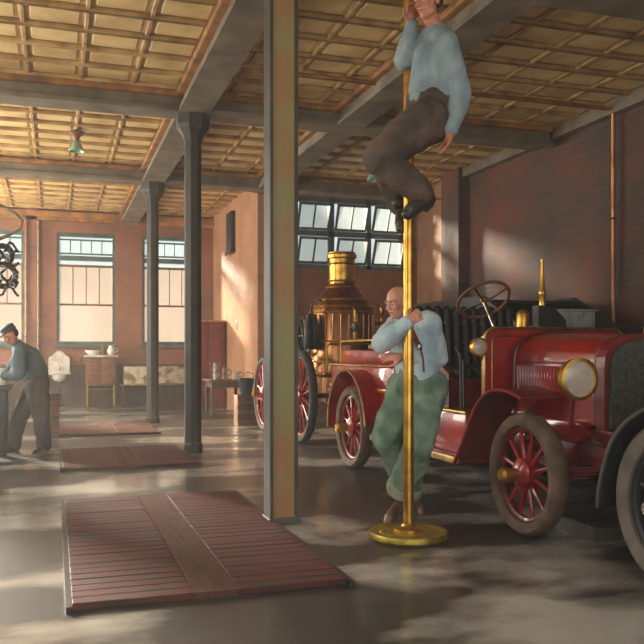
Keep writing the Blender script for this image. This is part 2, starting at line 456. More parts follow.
# ------------------------------------------------------------------ pipes
def pipe(name, pts, r, m, lab, br=None):
    t = thing(name, pts[0], lab, 'pipe')
    MB().tube(pts, r, 10).build('tube', m, t)
    if br:
        for p in br: MB().torus(p, r+.006, .012, 'Z', 16, 6).build('bracket', 'iron', t)
pipe('wall_pipe', [(6.9, 8.92, 0), (6.9, 8.92, 4.36), (6.86, 8.92, 4.42), (6.7, 8.94, 4.43), (2.2, 8.94, 4.43)], .028, 'copperpipe', 'long copper pipe rising up the right wall and crossing below the ceiling', [(6.9, 8.92, 1.5), (6.9, 8.92, 3.0)])
pipe('wall_pipe', [(6.92, 13.75, 2.0), (6.92, 13.75, 4.08), (6.8, 13.78, 4.12), (6.3, 13.8, 3.95)], .016, 'copperpipe', 'thin copper pipe with a bent top on the sunlit brick beside the dark pilaster')
pipe('wall_pipe', [(-.62, 19.44, 0), (-.62, 19.44, 4.24)], .025, 'copperpipe', 'thin yellowish pipe up the far wall, nearer the left edge', [(-.62, 19.44, 1.6)])
pipe('wall_pipe', [(-.36, 19.44, 0), (-.36, 19.44, 4.2)], .02, 'rope', 'thin pale pipe up the far wall just left of the marble basin', [(-.36, 19.44, 1.6)])
MB_ = None
# ------------------------------------------------------------------ things along the far wall
t = thing('wash_basin', (.09, 19.5, .78), 'marble backed wash basin with a scalloped top on the far wall', 'basin')
poly = [(-.14, .8), (.32, .8), (.32, 1.12), (.28, 1.16), (.24, 1.17), (.2, 1.22), (.14, 1.27), (.09, 1.285), (.04, 1.27), (-.02, 1.22), (-.06, 1.17), (-.1, 1.16), (-.14, 1.12)]
MB().prism(poly, 19.44, 19.49, 'Y').build('splashback', 'marble', t, smooth=False)
MB().box(-.16, .34, 19.1, 19.49, .75, .8, .015).build('slab', 'marble', t)
MB().lathe((.09, 19.28, .75), [(.16, 0), (.15, -.08), (.09, -.14), (.02, -.16)], 24).build('bowl', 'enamel', t)
MB().tube([(.09, 19.3, .6), (.09, 19.3, .45), (.09, 19.45, .35), (.09, 19.5, .35)], .02).build('drain_pipe', 'nickel', t)
MB().tube([(.09, 19.44, .85), (.09, 19.4, .93), (.09, 19.33, .93), (.09, 19.32, .88)], .012).build('tap', 'nickel', t)

t = thing('wooden_cabinet', (1.0, 19.3, 0), 'brown wooden cabinet raised on thin metal legs below the far window', 'cabinet')
MB().box(.67, 1.32, 19.1, 19.48, .5, 1.14, .01).build('body', 'wood', t)
MB().box(.69, .985, 19.085, 19.1, .53, 1.11, .005).build('door', 'wood', t)
MB().box(1.005, 1.30, 19.085, 19.1, .53, 1.11, .005).build('door', 'wood', t)
MB().box(.62, 1.37, 19.05, 19.49, 1.14, 1.19, .01).build('top', 'marble', t)
for x in (.7, 1.29):
    for y in (19.13, 19.45): MB().cone((x, y, 0), (x, y, .5), .014).build('leg', 'palebrass', t)
MB().cone((.7, 19.13, .42), (1.29, 19.13, .42), .01).build('rail', 'palebrass', t)
t = thing('enamel_dish', (.83, 19.25, 1.19), 'low white enamel dish on the left of the wooden cabinet', 'dish')
MB().lathe((.83, 19.25, 1.19), [(.1, 0), (.18, .07), (.19, .11), (.175, .11), (.165, .07), (.09, .015)], 24).build('dish_body', 'enamel', t)
t = thing('water_pitcher', (1.22, 19.25, 1.19), 'round white pitcher on the right of the wooden cabinet', 'pitcher')
MB().lathe((1.22, 19.25, 1.19), [(.05, 0), (.09, .05), (.095, .1), (.06, .16), (.05, .2), (.06, .22), (.045, .2), (.03, .15)], 24).build('pitcher_body', 'enamel', t)
MB().torus((1.32, 19.25, 1.3), .045, .01, 'Y', 16, 6).build('handle', 'enamel', t)
t = thing('soap_bottle', (1.03, 19.25, 1.19), 'small brown bottle standing between the white dish and pitcher', 'bottle')
MB().lathe((1.03, 19.25, 1.19), [(.03, 0), (.03, .1), (.012, .14), (.012, .19), (.016, .19), (.016, .2)], 16).build('bottle_body', 'copper', t)
t = thing('wall_tap', (.56, 19.5, 1.08), 'small bright tap on the wall left of the wooden cabinet', 'tap')
MB().tube([(.56, 19.54, 1.1), (.56, 19.4, 1.1), (.56, 19.36, 1.04)], .016).build('spout', 'nickel', t)
MB().cone((.56, 19.46, 1.1), (.56, 19.46, 1.18), .012).cone((.51, 19.46, 1.18), (.61, 19.46, 1.18), .01).build('handle', 'nickel', t)

t = thing('painted_bin', (2.2, 19.3, .5), 'long bin with peeling cream paint standing on the low shelf behind the columns', 'box')
MB().box(1.5, 3.0, 19.15, 19.48, .53, .93, .01).build('body', 'peel', t)
MB().box(1.47, 3.03, 19.12, 19.49, .93, .96, .008).build('lid', 'darkwood', t)
t = thing('low_shelf', (2.2, 19.3, 0), 'low wooden shelf along the far wall under the cream bin', 'shelf')
MB().box(1.42, 3.1, 19.08, 19.49, .49, .53, .005).build('board', 'palebrass', t)
for x in (1.5, 3.0): MB().box(x-.03, x+.03, 19.12, 19.45, 0, .49).build('leg', 'darkwood', t)

t = thing('locker', (3.2, 18.2, 0), 'tall dark red locker against the partition behind the second column', 'cabinet')
MB().box(2.86, 3.60, 17.95, 18.55, .04, 1.92, .01).build('body', 'darkred', t)
MB().box(2.89, 3.22, 17.93, 17.95, .1, 1.88, .004).build('door', 'darkred', t)
MB().box(3.24, 3.56, 17.93, 17.95, .1, 1.88, .004).build('door', 'darkred', t)
MB().box(2.83, 3.62, 17.9, 18.57, 1.92, 1.96, .005).build('top', 'palebrass', t)
MB().box(2.88, 3.58, 17.97, 18.5, 0, .04).build('plinth', 'darkwood', t)
MB().ball((3.26, 17.915, 1.0), .02).build('handle', 'nickel', t)

t = thing('wall_duct', (3.6, 17.3, 3.4), 'dark vertical wooden duct high on the sunlit partition wall', 'duct')
MB().box(3.55, 3.64, 17.05, 17.6, 3.42, 4.26, .01).build('body', 'iron', t)
MB().box(3.53, 3.55, 17.02, 17.63, 3.36, 3.42).build('lip', 'darkwood', t)
t = thing('thermometer', (3.63, 16.9, 1.75), 'small white thermometer plate on the sunlit partition wall', 'thermometer')
MB().box(3.625, 3.64, 16.86, 16.96, 1.7, 1.92, .004).build('plate', 'enamel', t)
MB().cone((3.622, 16.91, 1.73), (3.622, 16.91, 1.88), .006).build('tube', 'copper', t)

# table with pitchers
t = thing('side_table', (3.2, 16.1, 0), 'small dark wooden table against the partition wall', 'table')
MB().box(2.84, 3.6, 15.75, 16.55, .68, .72, .008).build('tabletop', 'wood', t)
MB().box(2.9, 3.54, 15.81, 16.49, .56, .68).build('apron', 'darkwood', t)
for x in (2.92, 3.52):
    for y in (15.83, 16.47): MB().lathe((x, y, 0), [(.018, 0), (.03, .05), (.024, .1), (.036, .45), (.036, .57)], 12).build('leg', 'darkwood', t)
def canister(x, y, z, r, h, lab, m='nickel', handle=True):
    t = thing('metal_jug', (x, y, z), lab, 'jug')
    MB().lathe((x, y, z), [(r, 0), (r, h*.15), (r*.9, h*.8), (r*.95, h), (r*.85, h), (r*.8, h*.8)], 20).build('jug_body', m, t)
    if handle: MB().torus((x+r*1.1, y, z+h*.55), h*.28, .01, 'Y', 16, 6).build('handle', m, t)
canister(3.02, 15.95, .72, .08, .34, 'tall nickel jug at the left on the small table')
canister(3.22, 16.1, .72, .06, .24, 'slim nickel jug in the middle of the small table')
canister(3.42, 15.95, .72, .09, .16, 'squat pale jug at the right on the small table', 'marble')
t = thing('wooden_crate', (3.15, 13.85, 0), 'reddish wooden crate on the floor between table and wheel', 'crate')
MB().box(2.97, 3.33, 13.7, 14.05, .0, .52, .006).build('body', 'wood', t)
m = MB()
for z in (.1, .27, .44): m.box(2.96, 3.34, 13.685, 13.7, z, z+.1, .003)
m.build('slat', 'darkwood', t)
t = thing('bucket', (3.15, 13.87, .52), 'dark blue grey bucket standing on the wooden crate', 'bucket')
MB().lathe((3.15, 13.87, .52), [(.1, 0), (.14, .27), (.15, .28), (.14, .29), (.13, .27), (.095, .02)], 24).build('bucket_body', 'blueblack', t)
MB().tube([(3.01, 13.87, .8), (3.04, 13.8, .88), (3.15, 13.77, .92), (3.26, 13.8, .88), (3.29, 13.87, .8)], .007).build('handle', 'nickel', t)

# left: harness rig hanging and machine bench
t = thing('hanging_harness', (-.6, 10.4, 2.0), 'dark horse harness hanging from straps at the left edge', 'harness')
m = MB()
for k in range(7):
    z = 2.0+.085*k
    m.tube([(-.78+.36*i/12, 10.4+.08*math.sin(i*1.3+k), z+.06*math.sin(i*.9+k*2)) for i in range(13)], .016, 6)
m.build('strap', 'leather', t)
for x, z, r in ((-.58, 2.18, .13), (-.6, 2.42, .11)): MB().torus((x, 10.42, z), r, .035, 'Y', 30, 8).build('collar', 'leather', t)
for k in range(6): MB().torus((-.68+.05*k, 10.3, 2.06+.1*(k % 4)), .026, .007, 'Y', 16, 6).build('buckle', 'nickel', t)
for x in (-.8, -.72): MB().tube([(x, 10.4, 4.27), (x, 10.4, 3.3), (x+.03, 10.4, 2.5)], .009).build('rope', 'leather', t)

t = thing('bent_pipe', (-.6, 10.5, 3.1), 'pale curved pipe end sweeping over the harness at the left edge', 'pipe')
MB().tube([(-1.3, 10.5, 3.5), (-.85, 10.5, 3.2), (-.62, 10.5, 3.02), (-.45, 10.5, 2.93), (-.38, 10.5, 2.85), (-.4, 10.5, 2.76), (-.55, 10.5, 2.66), (-.8, 10.5, 2.55), (-1.3, 10.5, 2.45)], .022).build('tube', 'rope', t)
MB().tube([(-1.3, 10.5, 3.5), (-1.3, 10.5, 4.27)], .022).build('riser', 'rope', t)

t = thing('work_bench', (-1.0, 11.0, 0), 'dark iron work bench the stooping man leans on', 'bench')
MB().box(-1.6, -.52, 10.6, 11.4, .80, .86, .01).build('benchtop', 'iron', t)
for x in (-1.5, -.62):
    for y in (10.7, 11.3): MB().box(x-.05, x+.05, y-.05, y+.05, 0, .8).build('leg', 'iron', t)
MB().box(-1.5, -.6, 10.68, 10.72, .2, .7).build('panel', 'iron', t)
t = thing('enamel_mug', (-.62, 10.85, .86), 'white enamel can on the work bench below the stooping man', 'mug')
MB().lathe((-.62, 10.85, .86), [(.06, 0), (.06, .2), (.065, .21), (.055, .2), (.05, .02)], 20).build('mug_body', 'enamel', t)
MB().torus((-.55, 10.85, .96), .04, .008, 'Y', 16, 6).build('handle', 'enamel', t)
t = thing('stool_box', (-.1, 12.0, 0), 'narrow dark wooden box behind the stooping man', 'box')
MB().box(-.12, .06, 12.6, 12.9, 0, .62, .01).build('body', 'wood', t)
MB().box(-.15, .09, 12.57, 12.93, .62, .65, .006).build('lid', 'darkwood', t)

# ------------------------------------------------------------------ wheels
def wheel(parent, x, y, R, out=-1, tr=.06, ns=12, tyre='tyre', rim='red', capm='brass', spoke='red', flat=1.0, hub=.11):
    rm = MB().torus((x, y, R), R-2.2*tr, tr*.55, 'X', 44, 8)
    w = rm.build('wheel', rim, parent)
    prof = [(R-1.9*tr, -tr*.8), (R-1.5*tr, -tr*1.05), (R-.6*tr, -tr*1.1), (R-.12*tr, -tr*.72), (R, -tr*.3), (R, tr*.3), (R-.12*tr, tr*.72), (R-.6*tr, tr*1.1), (R-1.5*tr, tr*1.05), (R-1.9*tr, tr*.8)]
    ty = MB(); g = []
    seg = 56
    for i in range(seg):
        a = 2*PI*i/seg
        g.append([ty.bm.verts.new(V((x+tt*flat, y+r*math.cos(a), R+r*math.sin(a)))) for r, tt in prof])
    for i in range(seg):
        a, b = g[i], g[(i+1) % seg]; n = len(prof)
        for k in range(n): ty.bm.faces.new((a[k], a[(k+1) % n], b[(k+1) % n], b[k]))
    ty.build('tyre', tyre, w)
    h = MB().lathe((x, y, R), [(.02, -.09), (.06, -.085), (hub, -.05), (hub, .05), (.06, .085), (.02, .09)], 24, 'X')
    h.build('hub', spoke, w)
    s0 = out
    MB().lathe((x+s0*.09, y, R), [(.045, 0), (.045, s0*.05), (.052, s0*.055), (.052, s0*.1), (.036, s0*.12), (.0, s0*.122)], 20, 'X').build('hub_cap', capm, w)
    for i in range(ns):
        a = 2*PI*(i+.5)/ns
        d = V((0, math.cos(a), math.sin(a)))
        c = V((x, y, R))
        MB().cone(c+d*hub*.8, c+d*(R-2.4*tr), .019, .013, 8).build('spoke', spoke, w)
    return w

# ------------------------------------------------------------------ the red fire truck
T = thing('fire_truck', (3.85, 6.8, 0), 'bright red antique motor fire truck behind the brass pole', 'fire truck')
CX = 3.85
for y, r in ((4.96, .425), (8.42, .445)):
    wheel(T, 3.12, y, r, -1, .047, rim='darkred', flat=1.3); wheel(T, 2*CX-3.12, y, r, 1, .047, rim='darkred', flat=1.3)
MB().box(3.48, 3.56, 4.3, 9.5, .5, .64, .01).build('chassis_rail', 'darkred', T)
MB().box(4.14, 4.22, 4.3, 9.5, .5, .64, .01).build('chassis_rail', 'darkred', T)
for y in (4.96, 8.42): MB().cone((3.2, y, .43), (4.5, y, .43), .035).build('axle', 'iron', T)
for x in (3.46, 4.24):
    for yc in (4.96, 8.42):
        m = MB()
        for k in range(4):
            L = .55-.1*k
            m.strip([(yc-L+2*L*i/10, .46-.022*k+.12*((i-5)/5*L/.55)**2) for i in range(11)], x-.03, x+.03, .018)
        m.build('leaf_spring', 'darkred', T)
MB().tube([(3.5, 4.42, .6), (3.5, 4.3, .56), (3.5, 4.25, .5)], .035).build('frame_horn', 'darkred', T)
MB().tube([(4.2, 4.42, .6), (4.2, 4.3, .56), (4.2, 4.25, .5)], .035).build('frame_horn', 'darkred', T)
MB().box(3.56, 4.14, 4.34, 4.4, .52, .6, .01).build('cross_member', 'darkred', T)
# hood
def hoodpoly(hw, zt, zb=.78, zs=1.19, n=14):
    p = [(CX-hw, zb), (CX-hw, zs)]
    for i in range(1, n):
        a = PI - PI*i/n
        p.append((CX+hw*math.copysign(abs(math.cos(a))**.75, math.cos(a)), zs+(zt-zs)*math.sin(a)**.8))
    return p+[(CX+hw, zs), (CX+hw, zb)]
m = MB()
A = hoodpoly(.4, 1.43); B = hoodpoly(.4, 1.385)
va = [m.bm.verts.new((p[0], 5.7, p[1])) for p in A]; vb = [m.bm.verts.new((p[0], 4.62, p[1])) for p in B]
n = len(A); m.bm.faces.new(va); m.bm.faces.new(vb[::-1])
for i in range(n): m.bm.faces.new((va[i], vb[i], vb[(i+1) % n], va[(i+1) % n]))
H = m.build('hood', 'red', T)
for sx, px in ((-1, CX-.4), (1, CX+.4)):
    m = MB()
    for i in range(19):
        y = 4.9+i*.039
        m.box(px-.014, px+.014, y, y+.02, .98, 1.17, .006, rot=Matrix.Rotation(sx*.5, 3, 'Z'), seg=1)
    m.build('louver', 'red', H)
    MB().cone((px, 4.63, 1.195), (px, 5.69, 1.195), .008).build('hinge', 'darkred', H)
    MB().box(px-.012, px+.012, 5.58, 5.62, .92, 1.04, .004).build('latch', 'brass', H)
m = MB()
for y0 in (5.655, 4.64):
    P = hoodpoly(.405, 1.435 if y0 > 5 else 1.392)[0:]
    m.tube([(p[0], y0, p[1]) for p in P], .013, 6)
m.build('hood_strap', 'darkred', H)
# radiator
R_ = hoodpoly(.415, 1.40, .74, 1.17)
MB().prism(R_, 4.53, 4.62, 'Y').build('radiator_shell', 'darkred', T, smooth=False)
MB().prism(hoodpoly(.385, 1.37, .77, 1.15), 4.50, 4.54, 'Y').build('radiator_core', 'radcore', T, smooth=False)
MB().lathe((CX, 4.58, 1.39), [(.05, 0), (.05, .05), (.02, .08), (.02, .1)], 16).build('radiator_cap', 'brass', T)
MB().box(3.42, 4.28, 4.3, 4.56, .64, .76, .02).build('apron', 'darkred', T)
MB().tube([(CX, 4.3, .66), (CX, 4.2, .66), (CX, 4.18, .6), (CX, 4.17, .5), (CX, 4.1, .5)], .014).build('starting_crank', 'nickel', T)
# dash
def rrect(x0, x1, z0, z1, r, n=6):
    p = []
    for cx, cz, a0 in ((x1-r, z1-r, 0), (x0+r, z1-r, PI/2), (x0+r, z0+r, PI), (x1-r, z0+r, 1.5*PI)):
        for i in range(n+1):
            a = a0+PI/2*i/n; p.append((cx+r*math.cos(a), cz+r*math.sin(a)))
    return p
RR = rrect(3.2, 4.5, .84, 1.46, .09)
D = MB().prism(RR, 5.7, 5.74, 'Y').build('dashboard', 'red', T, smooth=False)
MB().tube([(p[0], 5.695, p[1]) for p in RR], .014, 8, True).build('gold_edge', 'palebrass', D)
MB().tube([(p[0], 5.697, p[1]) for p in rrect(3.27, 4.43, .9, 1.40, .06)], .005, 6, True).build('pinstripe', 'palebrass', D)
# fenders
fp = [(5.9, .37), (5.74, .57), (5.58, .8), (5.46, .91), (5.33, .98), (5.18, 1.0), (5.02, .985), (4.88, .95)]
def smooth_path(p, n=4):
    out = []
    for i in range(len(p)-1):
        p0 = p[max(i-1, 0)]; p1 = p[i]; p2 = p[i+1]; p3 = p[min(i+2, len(p)-1)]
        for k in range(n):
            t = k/n
            out.append(tuple(.5*((2*p1[j])+(-p0[j]+p2[j])*t+(2*p0[j]-5*p1[j]+4*p2[j]-p3[j])*t*t+(-p0[j]+3*p1[j]-3*p2[j]+p3[j])*t**3) for j in range(len(p1))))
    return out+[p[-1]]
fp = smooth_path(fp)
for x0, x1, xe in ((3.03, 3.36, 3.03), (4.34, 4.67, 4.67)):
    f = MB().strip(fp, x0, x1, .014).build('front_fender', 'darkred', T)
    MB().tube([(xe, p[0], p[1]) for p in fp], .012, 6).build('bead', 'red', f)
for x0, x1 in ((3.35, 3.47), (4.23, 4.35)):
    MB().box(x0, x1, 4.7, 5.7, .66, .8, .02).build('side_apron', 'red', T)
# running boards, tool boxes
for s, xa, xb in ((1, 3.06, 3.46), (-1, 4.24, 4.64)):
    rb = MB().box(xa, xb, 5.86, 7.75, .38, .42, .006).build('running_board', 'darkred', T)
    xo = xa if s == 1 else xb
    MB().box(xo-.012, xo+.012, 5.85, 7.76, .375, .428, .004).build('edge_trim', 'palebrass', rb)
    for y in (6.1, 7.4): MB().tube([(xa+.1 if s == 1 else xb-.1, y, .38), (3.5 if s == 1 else 4.2, y, .5)], .018).build('step_bracket', 'iron', rb)
    x0, x1 = (3.2, 3.44) if s == 1 else (4.26, 4.5)
    tb = MB().box(x0, x1, 6.0, 7.3, .42, .76, .015).build('tool_box', 'red', T)
    MB().box(x0-.02, x1+.02, 5.98, 7.32, .76, .785, .006).build('lid', 'palebrass', tb)
# cab
MB().box(3.44, 4.26, 5.74, 7.3, .64, .72, .006).build('floor_board', 'darkwood', T)
sb = MB().box(3.34, 4.36, 6.55, 7.25, .72, 1.05, .02).build('seat_box', 'darkred', T)
for x0 in (3.3, 4.36):
    MB().prism([(6.5, .72), (7.34, .72), (7.4, 1.5), (7.2, 1.5), (6.98, 1.3), (6.5, 1.08)], x0, x0+.04, 'X').build('seat_side', 'darkred', T, smooth=False)
m = MB()
for i in range(9): m.cap((3.42+i*.107, 6.55, 1.08), (3.42+i*.107, 7.15, 1.1), .056, seg=10)
m.build('seat_cushion', 'black', T)
bk = MB().box(3.3, 4.4, 7.26, 7.32, 1.05, 1.70, .02).build('backrest', 'black', T)
for i in range(11): MB().cap((3.36+i*.099, 7.2, 1.15), (3.36+i*.099, 7.26, 1.68), .05, .044, seg=10).build('leather_roll', 'black', bk)
m = MB()
for i in range(10):
    for z in (1.36, 1.55): m.ball((3.41+i*.099, 7.18, z+(.03 if i % 2 else 0)), .014, seg=8)
m.build('button', 'nickel', bk)
MB().box(3.5, 3.64, 6.1, 6.24, .72, 1.14, .01).build('gear_quadrant', 'palebrass', T)
# steering
ax = V((0, .62, .78)).normalized()    # towards the driver
sc_ = V((3.6, 6.42, 1.73)); q = V((0, 0, 1)).rotation_difference(ax).to_matrix()
sw = MB().torus(sc_, .235, .015, 'Z', 44, 8, rot=q).build('steering_wheel', 'wood', T)
for i in range(4):
    a = PI/4+PI/2*i; d = q @ V((math.cos(a), math.sin(a), 0))
    MB().cone(sc_-ax*.03, sc_+d*.23, .010, .008, 8).build('wheel_spoke', 'nickel', sw)
MB().ball(sc_, .032).build('wheel_boss', 'brass', sw)
MB().cone(sc_, sc_-ax*1.2, .018).build('steering_column', 'nickel', T)
for k, (x, y0, z1) in enumerate(((3.32, 6.3, 1.25), (3.38, 6.36, 1.2))):
    MB().tube([(x, y0, .64), (x, y0+.02, z1), (x, y0+.1, z1+.06)], .012).build('hand_lever', 'iron', T)
# lamps
def headlamp(x, y, z, r, name):
    prof = [(.02, r*1.1), (r*.5, r*1.0), (r*.85, r*.6), (r, .02), (r*1.04, 0), (r*1.04, -.025), (r*.88, -.03), (r*.86, -.005)]
    h = MB().lathe((x, y, z), prof, 32, 'Y').build(name, 'brass', T)
    MB().lathe((x, y, z), [(.001, -.035), (r*.5, -.03), (r*.87, -.012), (r*.87, .0), (.001, .002)], 32, 'Y').build('lens', 'lens', h)
    return h
for x in (3.21, 4.49):
    h = headlamp(x, 4.5, 1.1, .133, 'headlamp')
    MB().tube([(x, 4.56, 1.0), (x, 4.58, .8), (3.5 if x < CX else 4.2, 4.56, .66)], .018).build('bracket', 'darkred', h)
for x in (3.11, 4.59):
    h = headlamp(x, 5.62, 1.31, .07, 'side_lamp')
    MB().tube([(x, 5.68, 1.28), (x+(.1 if x < CX else -.1), 5.72, 1.2)], .01).build('bracket', 'brass', h)
# brass lantern and dark case on the dash
lt = MB().lathe((3.86, 6.2, .72), [(.035, 0), (.05, .02), (.05, .7), (.055, .74), (.055, .78), (.055, .88), (.045, .9), (.02, .92)], 20).build('fire_extinguisher', 'brass', T)
MB().prism([(4.0, .72), (4.34, .72), (4.3, 1.55), (4.16, 1.68), (4.02, 1.68)], 6.2, 6.3, 'Y').build('side_case', 'iron', T, smooth=False)
# rear body
MB().box(3.22, 4.48, 7.55, 9.5, .62, 1.12, .03).build('rear_body', 'red', T)
ub = MB().box(3.30, 4.40, 7.7, 9.4, 1.12, 1.29, .02).build('hose_bed', 'red', T)
m = MB()
for x in (3.208, 4.492): m.box(x-.012, x+.012, 7.56, 9.49, .85, .885, .003)
for y in (7.54, 9.51): m.box(3.23, 4.47, y-.012, y+.012, .85, .885, .003)
m.build('gold_band', 'brass', T)
m = MB()
for x in (3.215, 4.485): m.cone((x, 7.58, 1.12), (x, 9.47, 1.12), .012)
m.build('gold_bead', 'palebrass', T)
for x in (3.3, 4.4):
    m = MB().tube([(x, 7.75, 1.29), (x, 7.75, 1.40), (x, 9.35, 1.40), (x, 9.35, .75)], .013)
    m.build('hand_rail', 'brass', T)
arc = [(8.42+.6*math.cos(a), .45+.62*math.sin(a)) for a in [math.radians(-5+i*9) for i in range(21)]]
for x0, x1, xe in ((3.02, 3.24, 3.02), (4.46, 4.68, 4.68)):
    f = MB().strip(arc, x0, x1, .014).build('rear_fender', 'red', T)
    MB().tube([(xe, p[0], p[1]) for p in arc], .012, 6).build('bead', 'palebrass', f)
m = MB()
for k in range(4):
    m.tube([(3.85+(.42-.06*k)*math.cos(a)*(1 if k % 2 else .97), 8.5+(.75-.06*k)*math.sin(a), 1.33+.04*k) for a in [2*PI*i/30 for i in range(30)]], .03, 8, True)
m.build('hose', 'rope', T)
MB().tube([(3.38, 8.1, 1.36), (3.36, 8.0, 1.46), (3.38, 7.9, 1.42)], .018).build('coupling', 'nickel', T)
MB().box(3.3, 4.4, 9.5, 9.85, .42, .46, .008).build('tail_step', 'darkred', T)

t = thing('hose_nozzle', (4.21, 6.42, .72), 'upright brass fire hose nozzle standing in the truck cab', 'nozzle')
MB().lathe((4.2, 6.42, .72), [(.045, 0), (.045, .8), (.04, .82), (.03, .84), (.038, .86), (.038, .9), (.03, .92), (.026, 1.06), (.032, 1.07), (.032, 1.1), (.022, 1.12), (.012, 1.36), (.016, 1.37), (.016, 1.39), (.0, 1.39)], 20).build('barrel', 'brass', t)
MB().torus((4.2, 6.42, 1.6), .05, .01, 'Z', 20, 6).build('collar', 'brass', t)

# drip tray
t = thing('drip_tray', (3.8, 4.9, 0), 'shallow grey metal tray on the floor between the truck front wheels', 'tray')
MB().box(3.45, 4.35, 4.65, 5.2, 0, .012).build('base', 'steelgrey', t)
m = MB().box(3.44, 4.36, 4.63, 4.66, 0, .09); m.box(3.44, 4.36, 5.2, 5.23, 0, .13); m.box(3.43, 3.46, 4.63, 5.23, 0, .1); m.box(4.34, 4.37, 4.63, 5.23, 0, .1)
m.build('rim', 'steelgrey', t)

# ------------------------------------------------------------------ dark car lower right
T2 = thing('motor_car', (3.85, 2.2, 0), 'blue black motor car at the lower right edge with a grey tyre', 'car')
for y in (3.50, .7):
    wheel(T2, 3.12, y, .46, -1, .06, tyre='greytyre', rim='blueblack', spoke='blueblack', capm='nickel')
    wheel(T2, 4.58, y, .46, 1, .06, tyre='greytyre', rim='blueblack', spoke='blueblack', capm='nickel')
cp = smooth_path([(4.02, .37), (4.0, .52), (3.90, .76), (3.72, .92), (3.48, 1.0), (3.24, .97), (3.02, .84), (2.88, .6), (2.75, .44)])
for x0, x1, xe in ((3.0, 3.28, 3.0), (4.42, 4.70, 4.70)):
    f = MB().strip(cp, x0, x1, .014).build('fender', 'blueblack', T2)
    MB().tube([(xe, p[0], p[1]) for p in cp], .012, 6).build('bead', 'steelgrey', f)
    MB().box(x0+.01, x1-.01, 1.2, 2.75, .4, .44, .006).build('running_board', 'iron', T2)
for x in (3.48, 4.22): MB().box(x-.04, x+.04, .2, 3.9, .48, .6, .01).build('chassis_rail', 'iron', T2)
for y in (.7, 3.50): MB().cone((3.2, y, .46), (4.5, y, .46), .035).build('axle', 'iron', T2)
MB().box(3.42, 4.28, 2.5, 3.6, .6, 1.15, .1).build('hood', 'blueblack', T2)
MB().box(3.35, 4.35, .3, 2.5, .6, 1.2, .06).build('body', 'blueblack', T2)
MB().box(3.5, 4.2, .9, 1.4, 1.15, 1.5, .06).build('seat', 'black', T2)

# ------------------------------------------------------------------ steam fire engine
S = thing('steam_fire_engine', (4.0, 11.4, 0), 'steam pumping engine with a tall brass and copper boiler and red spoked wheels', 'fire engine')
wheel(S, 3.25, 10.9, .65, -1, .05, 14, tyre='darktyre'); wheel(S, 4.75, 10.9, .65, 1, .05, 14, tyre='darktyre')
wheel(S, 3.2, 12.75, .59, -1, .045, 12, tyre='darktyre'); wheel(S, 4.8, 12.75, .59, 1, .045, 12, tyre='darktyre')
bc = (4.0, 11.3, 0)
b = MB().lathe(bc, [(.40, .55), (.40, .9), (.44, .92), (.47, .95), (.47, 1.86), (.45, 1.9), (.40, 2.0), (.30, 2.12), (.22, 2.2), (.19, 2.26), (.19, 2.3)], 40).build('boiler', 'copper', S)
MB().lathe(bc, [(.19, 2.22), (.19, 2.62), (.215, 2.64), (.22, 2.68), (.20, 2.7), (.205, 2.72), (.17, 2.72), (.165, 2.5)], 36).build('chimney', 'brass', b)
for z, r in ((.97, .475), (1.13, .478), (1.42, .478), (1.84, .478), (1.92, .455), (2.02, .4), (2.3, .2), (2.55, .2), (2.21, .225)): MB().torus((4.0, 11.3, z), r, .014, 'Z', 44, 8).build('brass_band', 'brass', b)
m = MB()
for i in range(26):
    a = 2*PI*i/26; x, y = 4.0+.476*math.cos(a), 11.3+.476*math.sin(a)
    m.cone((x, y, 1.45), (x, y, 1.8), .016, seg=8)
m.build('fluting', 'copper', b)
MB().box(3.8, 4.16, 10.86, 10.95, .62, .86, .01).build('fire_door', 'iron', b)
MB().tube([(3.62, 10.98, .95), (3.62, 10.86, 1.0), (3.62, 10.84, 1.34), (3.66, 10.84, 1.38), (4.42, 10.84, 1.38)], .016).build('hand_rail', 'brass', S)
MB().tube([(4.02, 10.82, 1.42), (4.02, 10.8, 1.5), (4.02, 10.8, 1.85), (4.02, 10.95, 1.98)], .022).build('water_gauge', 'brass', S)
m = MB().lathe((4.02, 10.8, 1.62), [(.001, -.04), (.07, -.03), (.075, 0), (.07, .0), (.001, -.02)], 24, 'Y'); m.build('pressure_gauge', 'nickel', S)
for x, y, z, h in ((4.5, 11.0, 1.7, .28), (4.55, 11.12, 1.78, .22)):
    MB().lathe((x, y, z), [(.03, 0), (.035, .04), (.02, .08), (.04, .12), (.045, .2), (.02, h-.02), (.0, h)], 16).build('whistle', 'brass', S)
MB().tube([(4.42, 11.2, 1.7), (4.5, 11.05, 1.68), (4.5, 11.0, 1.74)], .02).build('steam_pipe', 'brass', S)
for x in (3.72, 4.28): MB().box(x-.04, x+.04, 10.2, 13.6, .66, .76, .01).build('frame_rail', 'darkred', S)
for y, z in ((10.9, .65), (12.75, .59)): MB().cone((3.3, y, z), (4.7, y, z), .035).build('axle', 'iron', S)
MB().box(3.5, 4.5, 10.2, 10.75, .52, .57, .008).build('rear_platform', 'iron', S)
m = MB()
for x in (3.42, 3.5):
    m.lathe((x, 11.05, 1.3), [(.06, 0), (.075, .02), (.075, .34), (.05, .38), (.03, .5)], 16)
m.build('pump_cylinder', 'iron', S)
fw = MB().torus((3.42, 11.35, 1.5), .26, .03, 'X', 30, 8).build('flywheel', 'iron', S)
for i in range(6):
    a = PI*i/3; MB().cone((3.42, 11.35, 1.5), (3.42, 11.35+.25*math.cos(a), 1.5+.25*math.sin(a)), .014, seg=8).build('wheel_spoke', 'iron', fw)
MB().tube([(3.46, 11.05, 1.8), (3.44, 11.0, 1.92), (3.5, 10.98, 2.0), (3.6, 11.05, 2.0)], .022).build('steam_pipe', 'nickel', S)
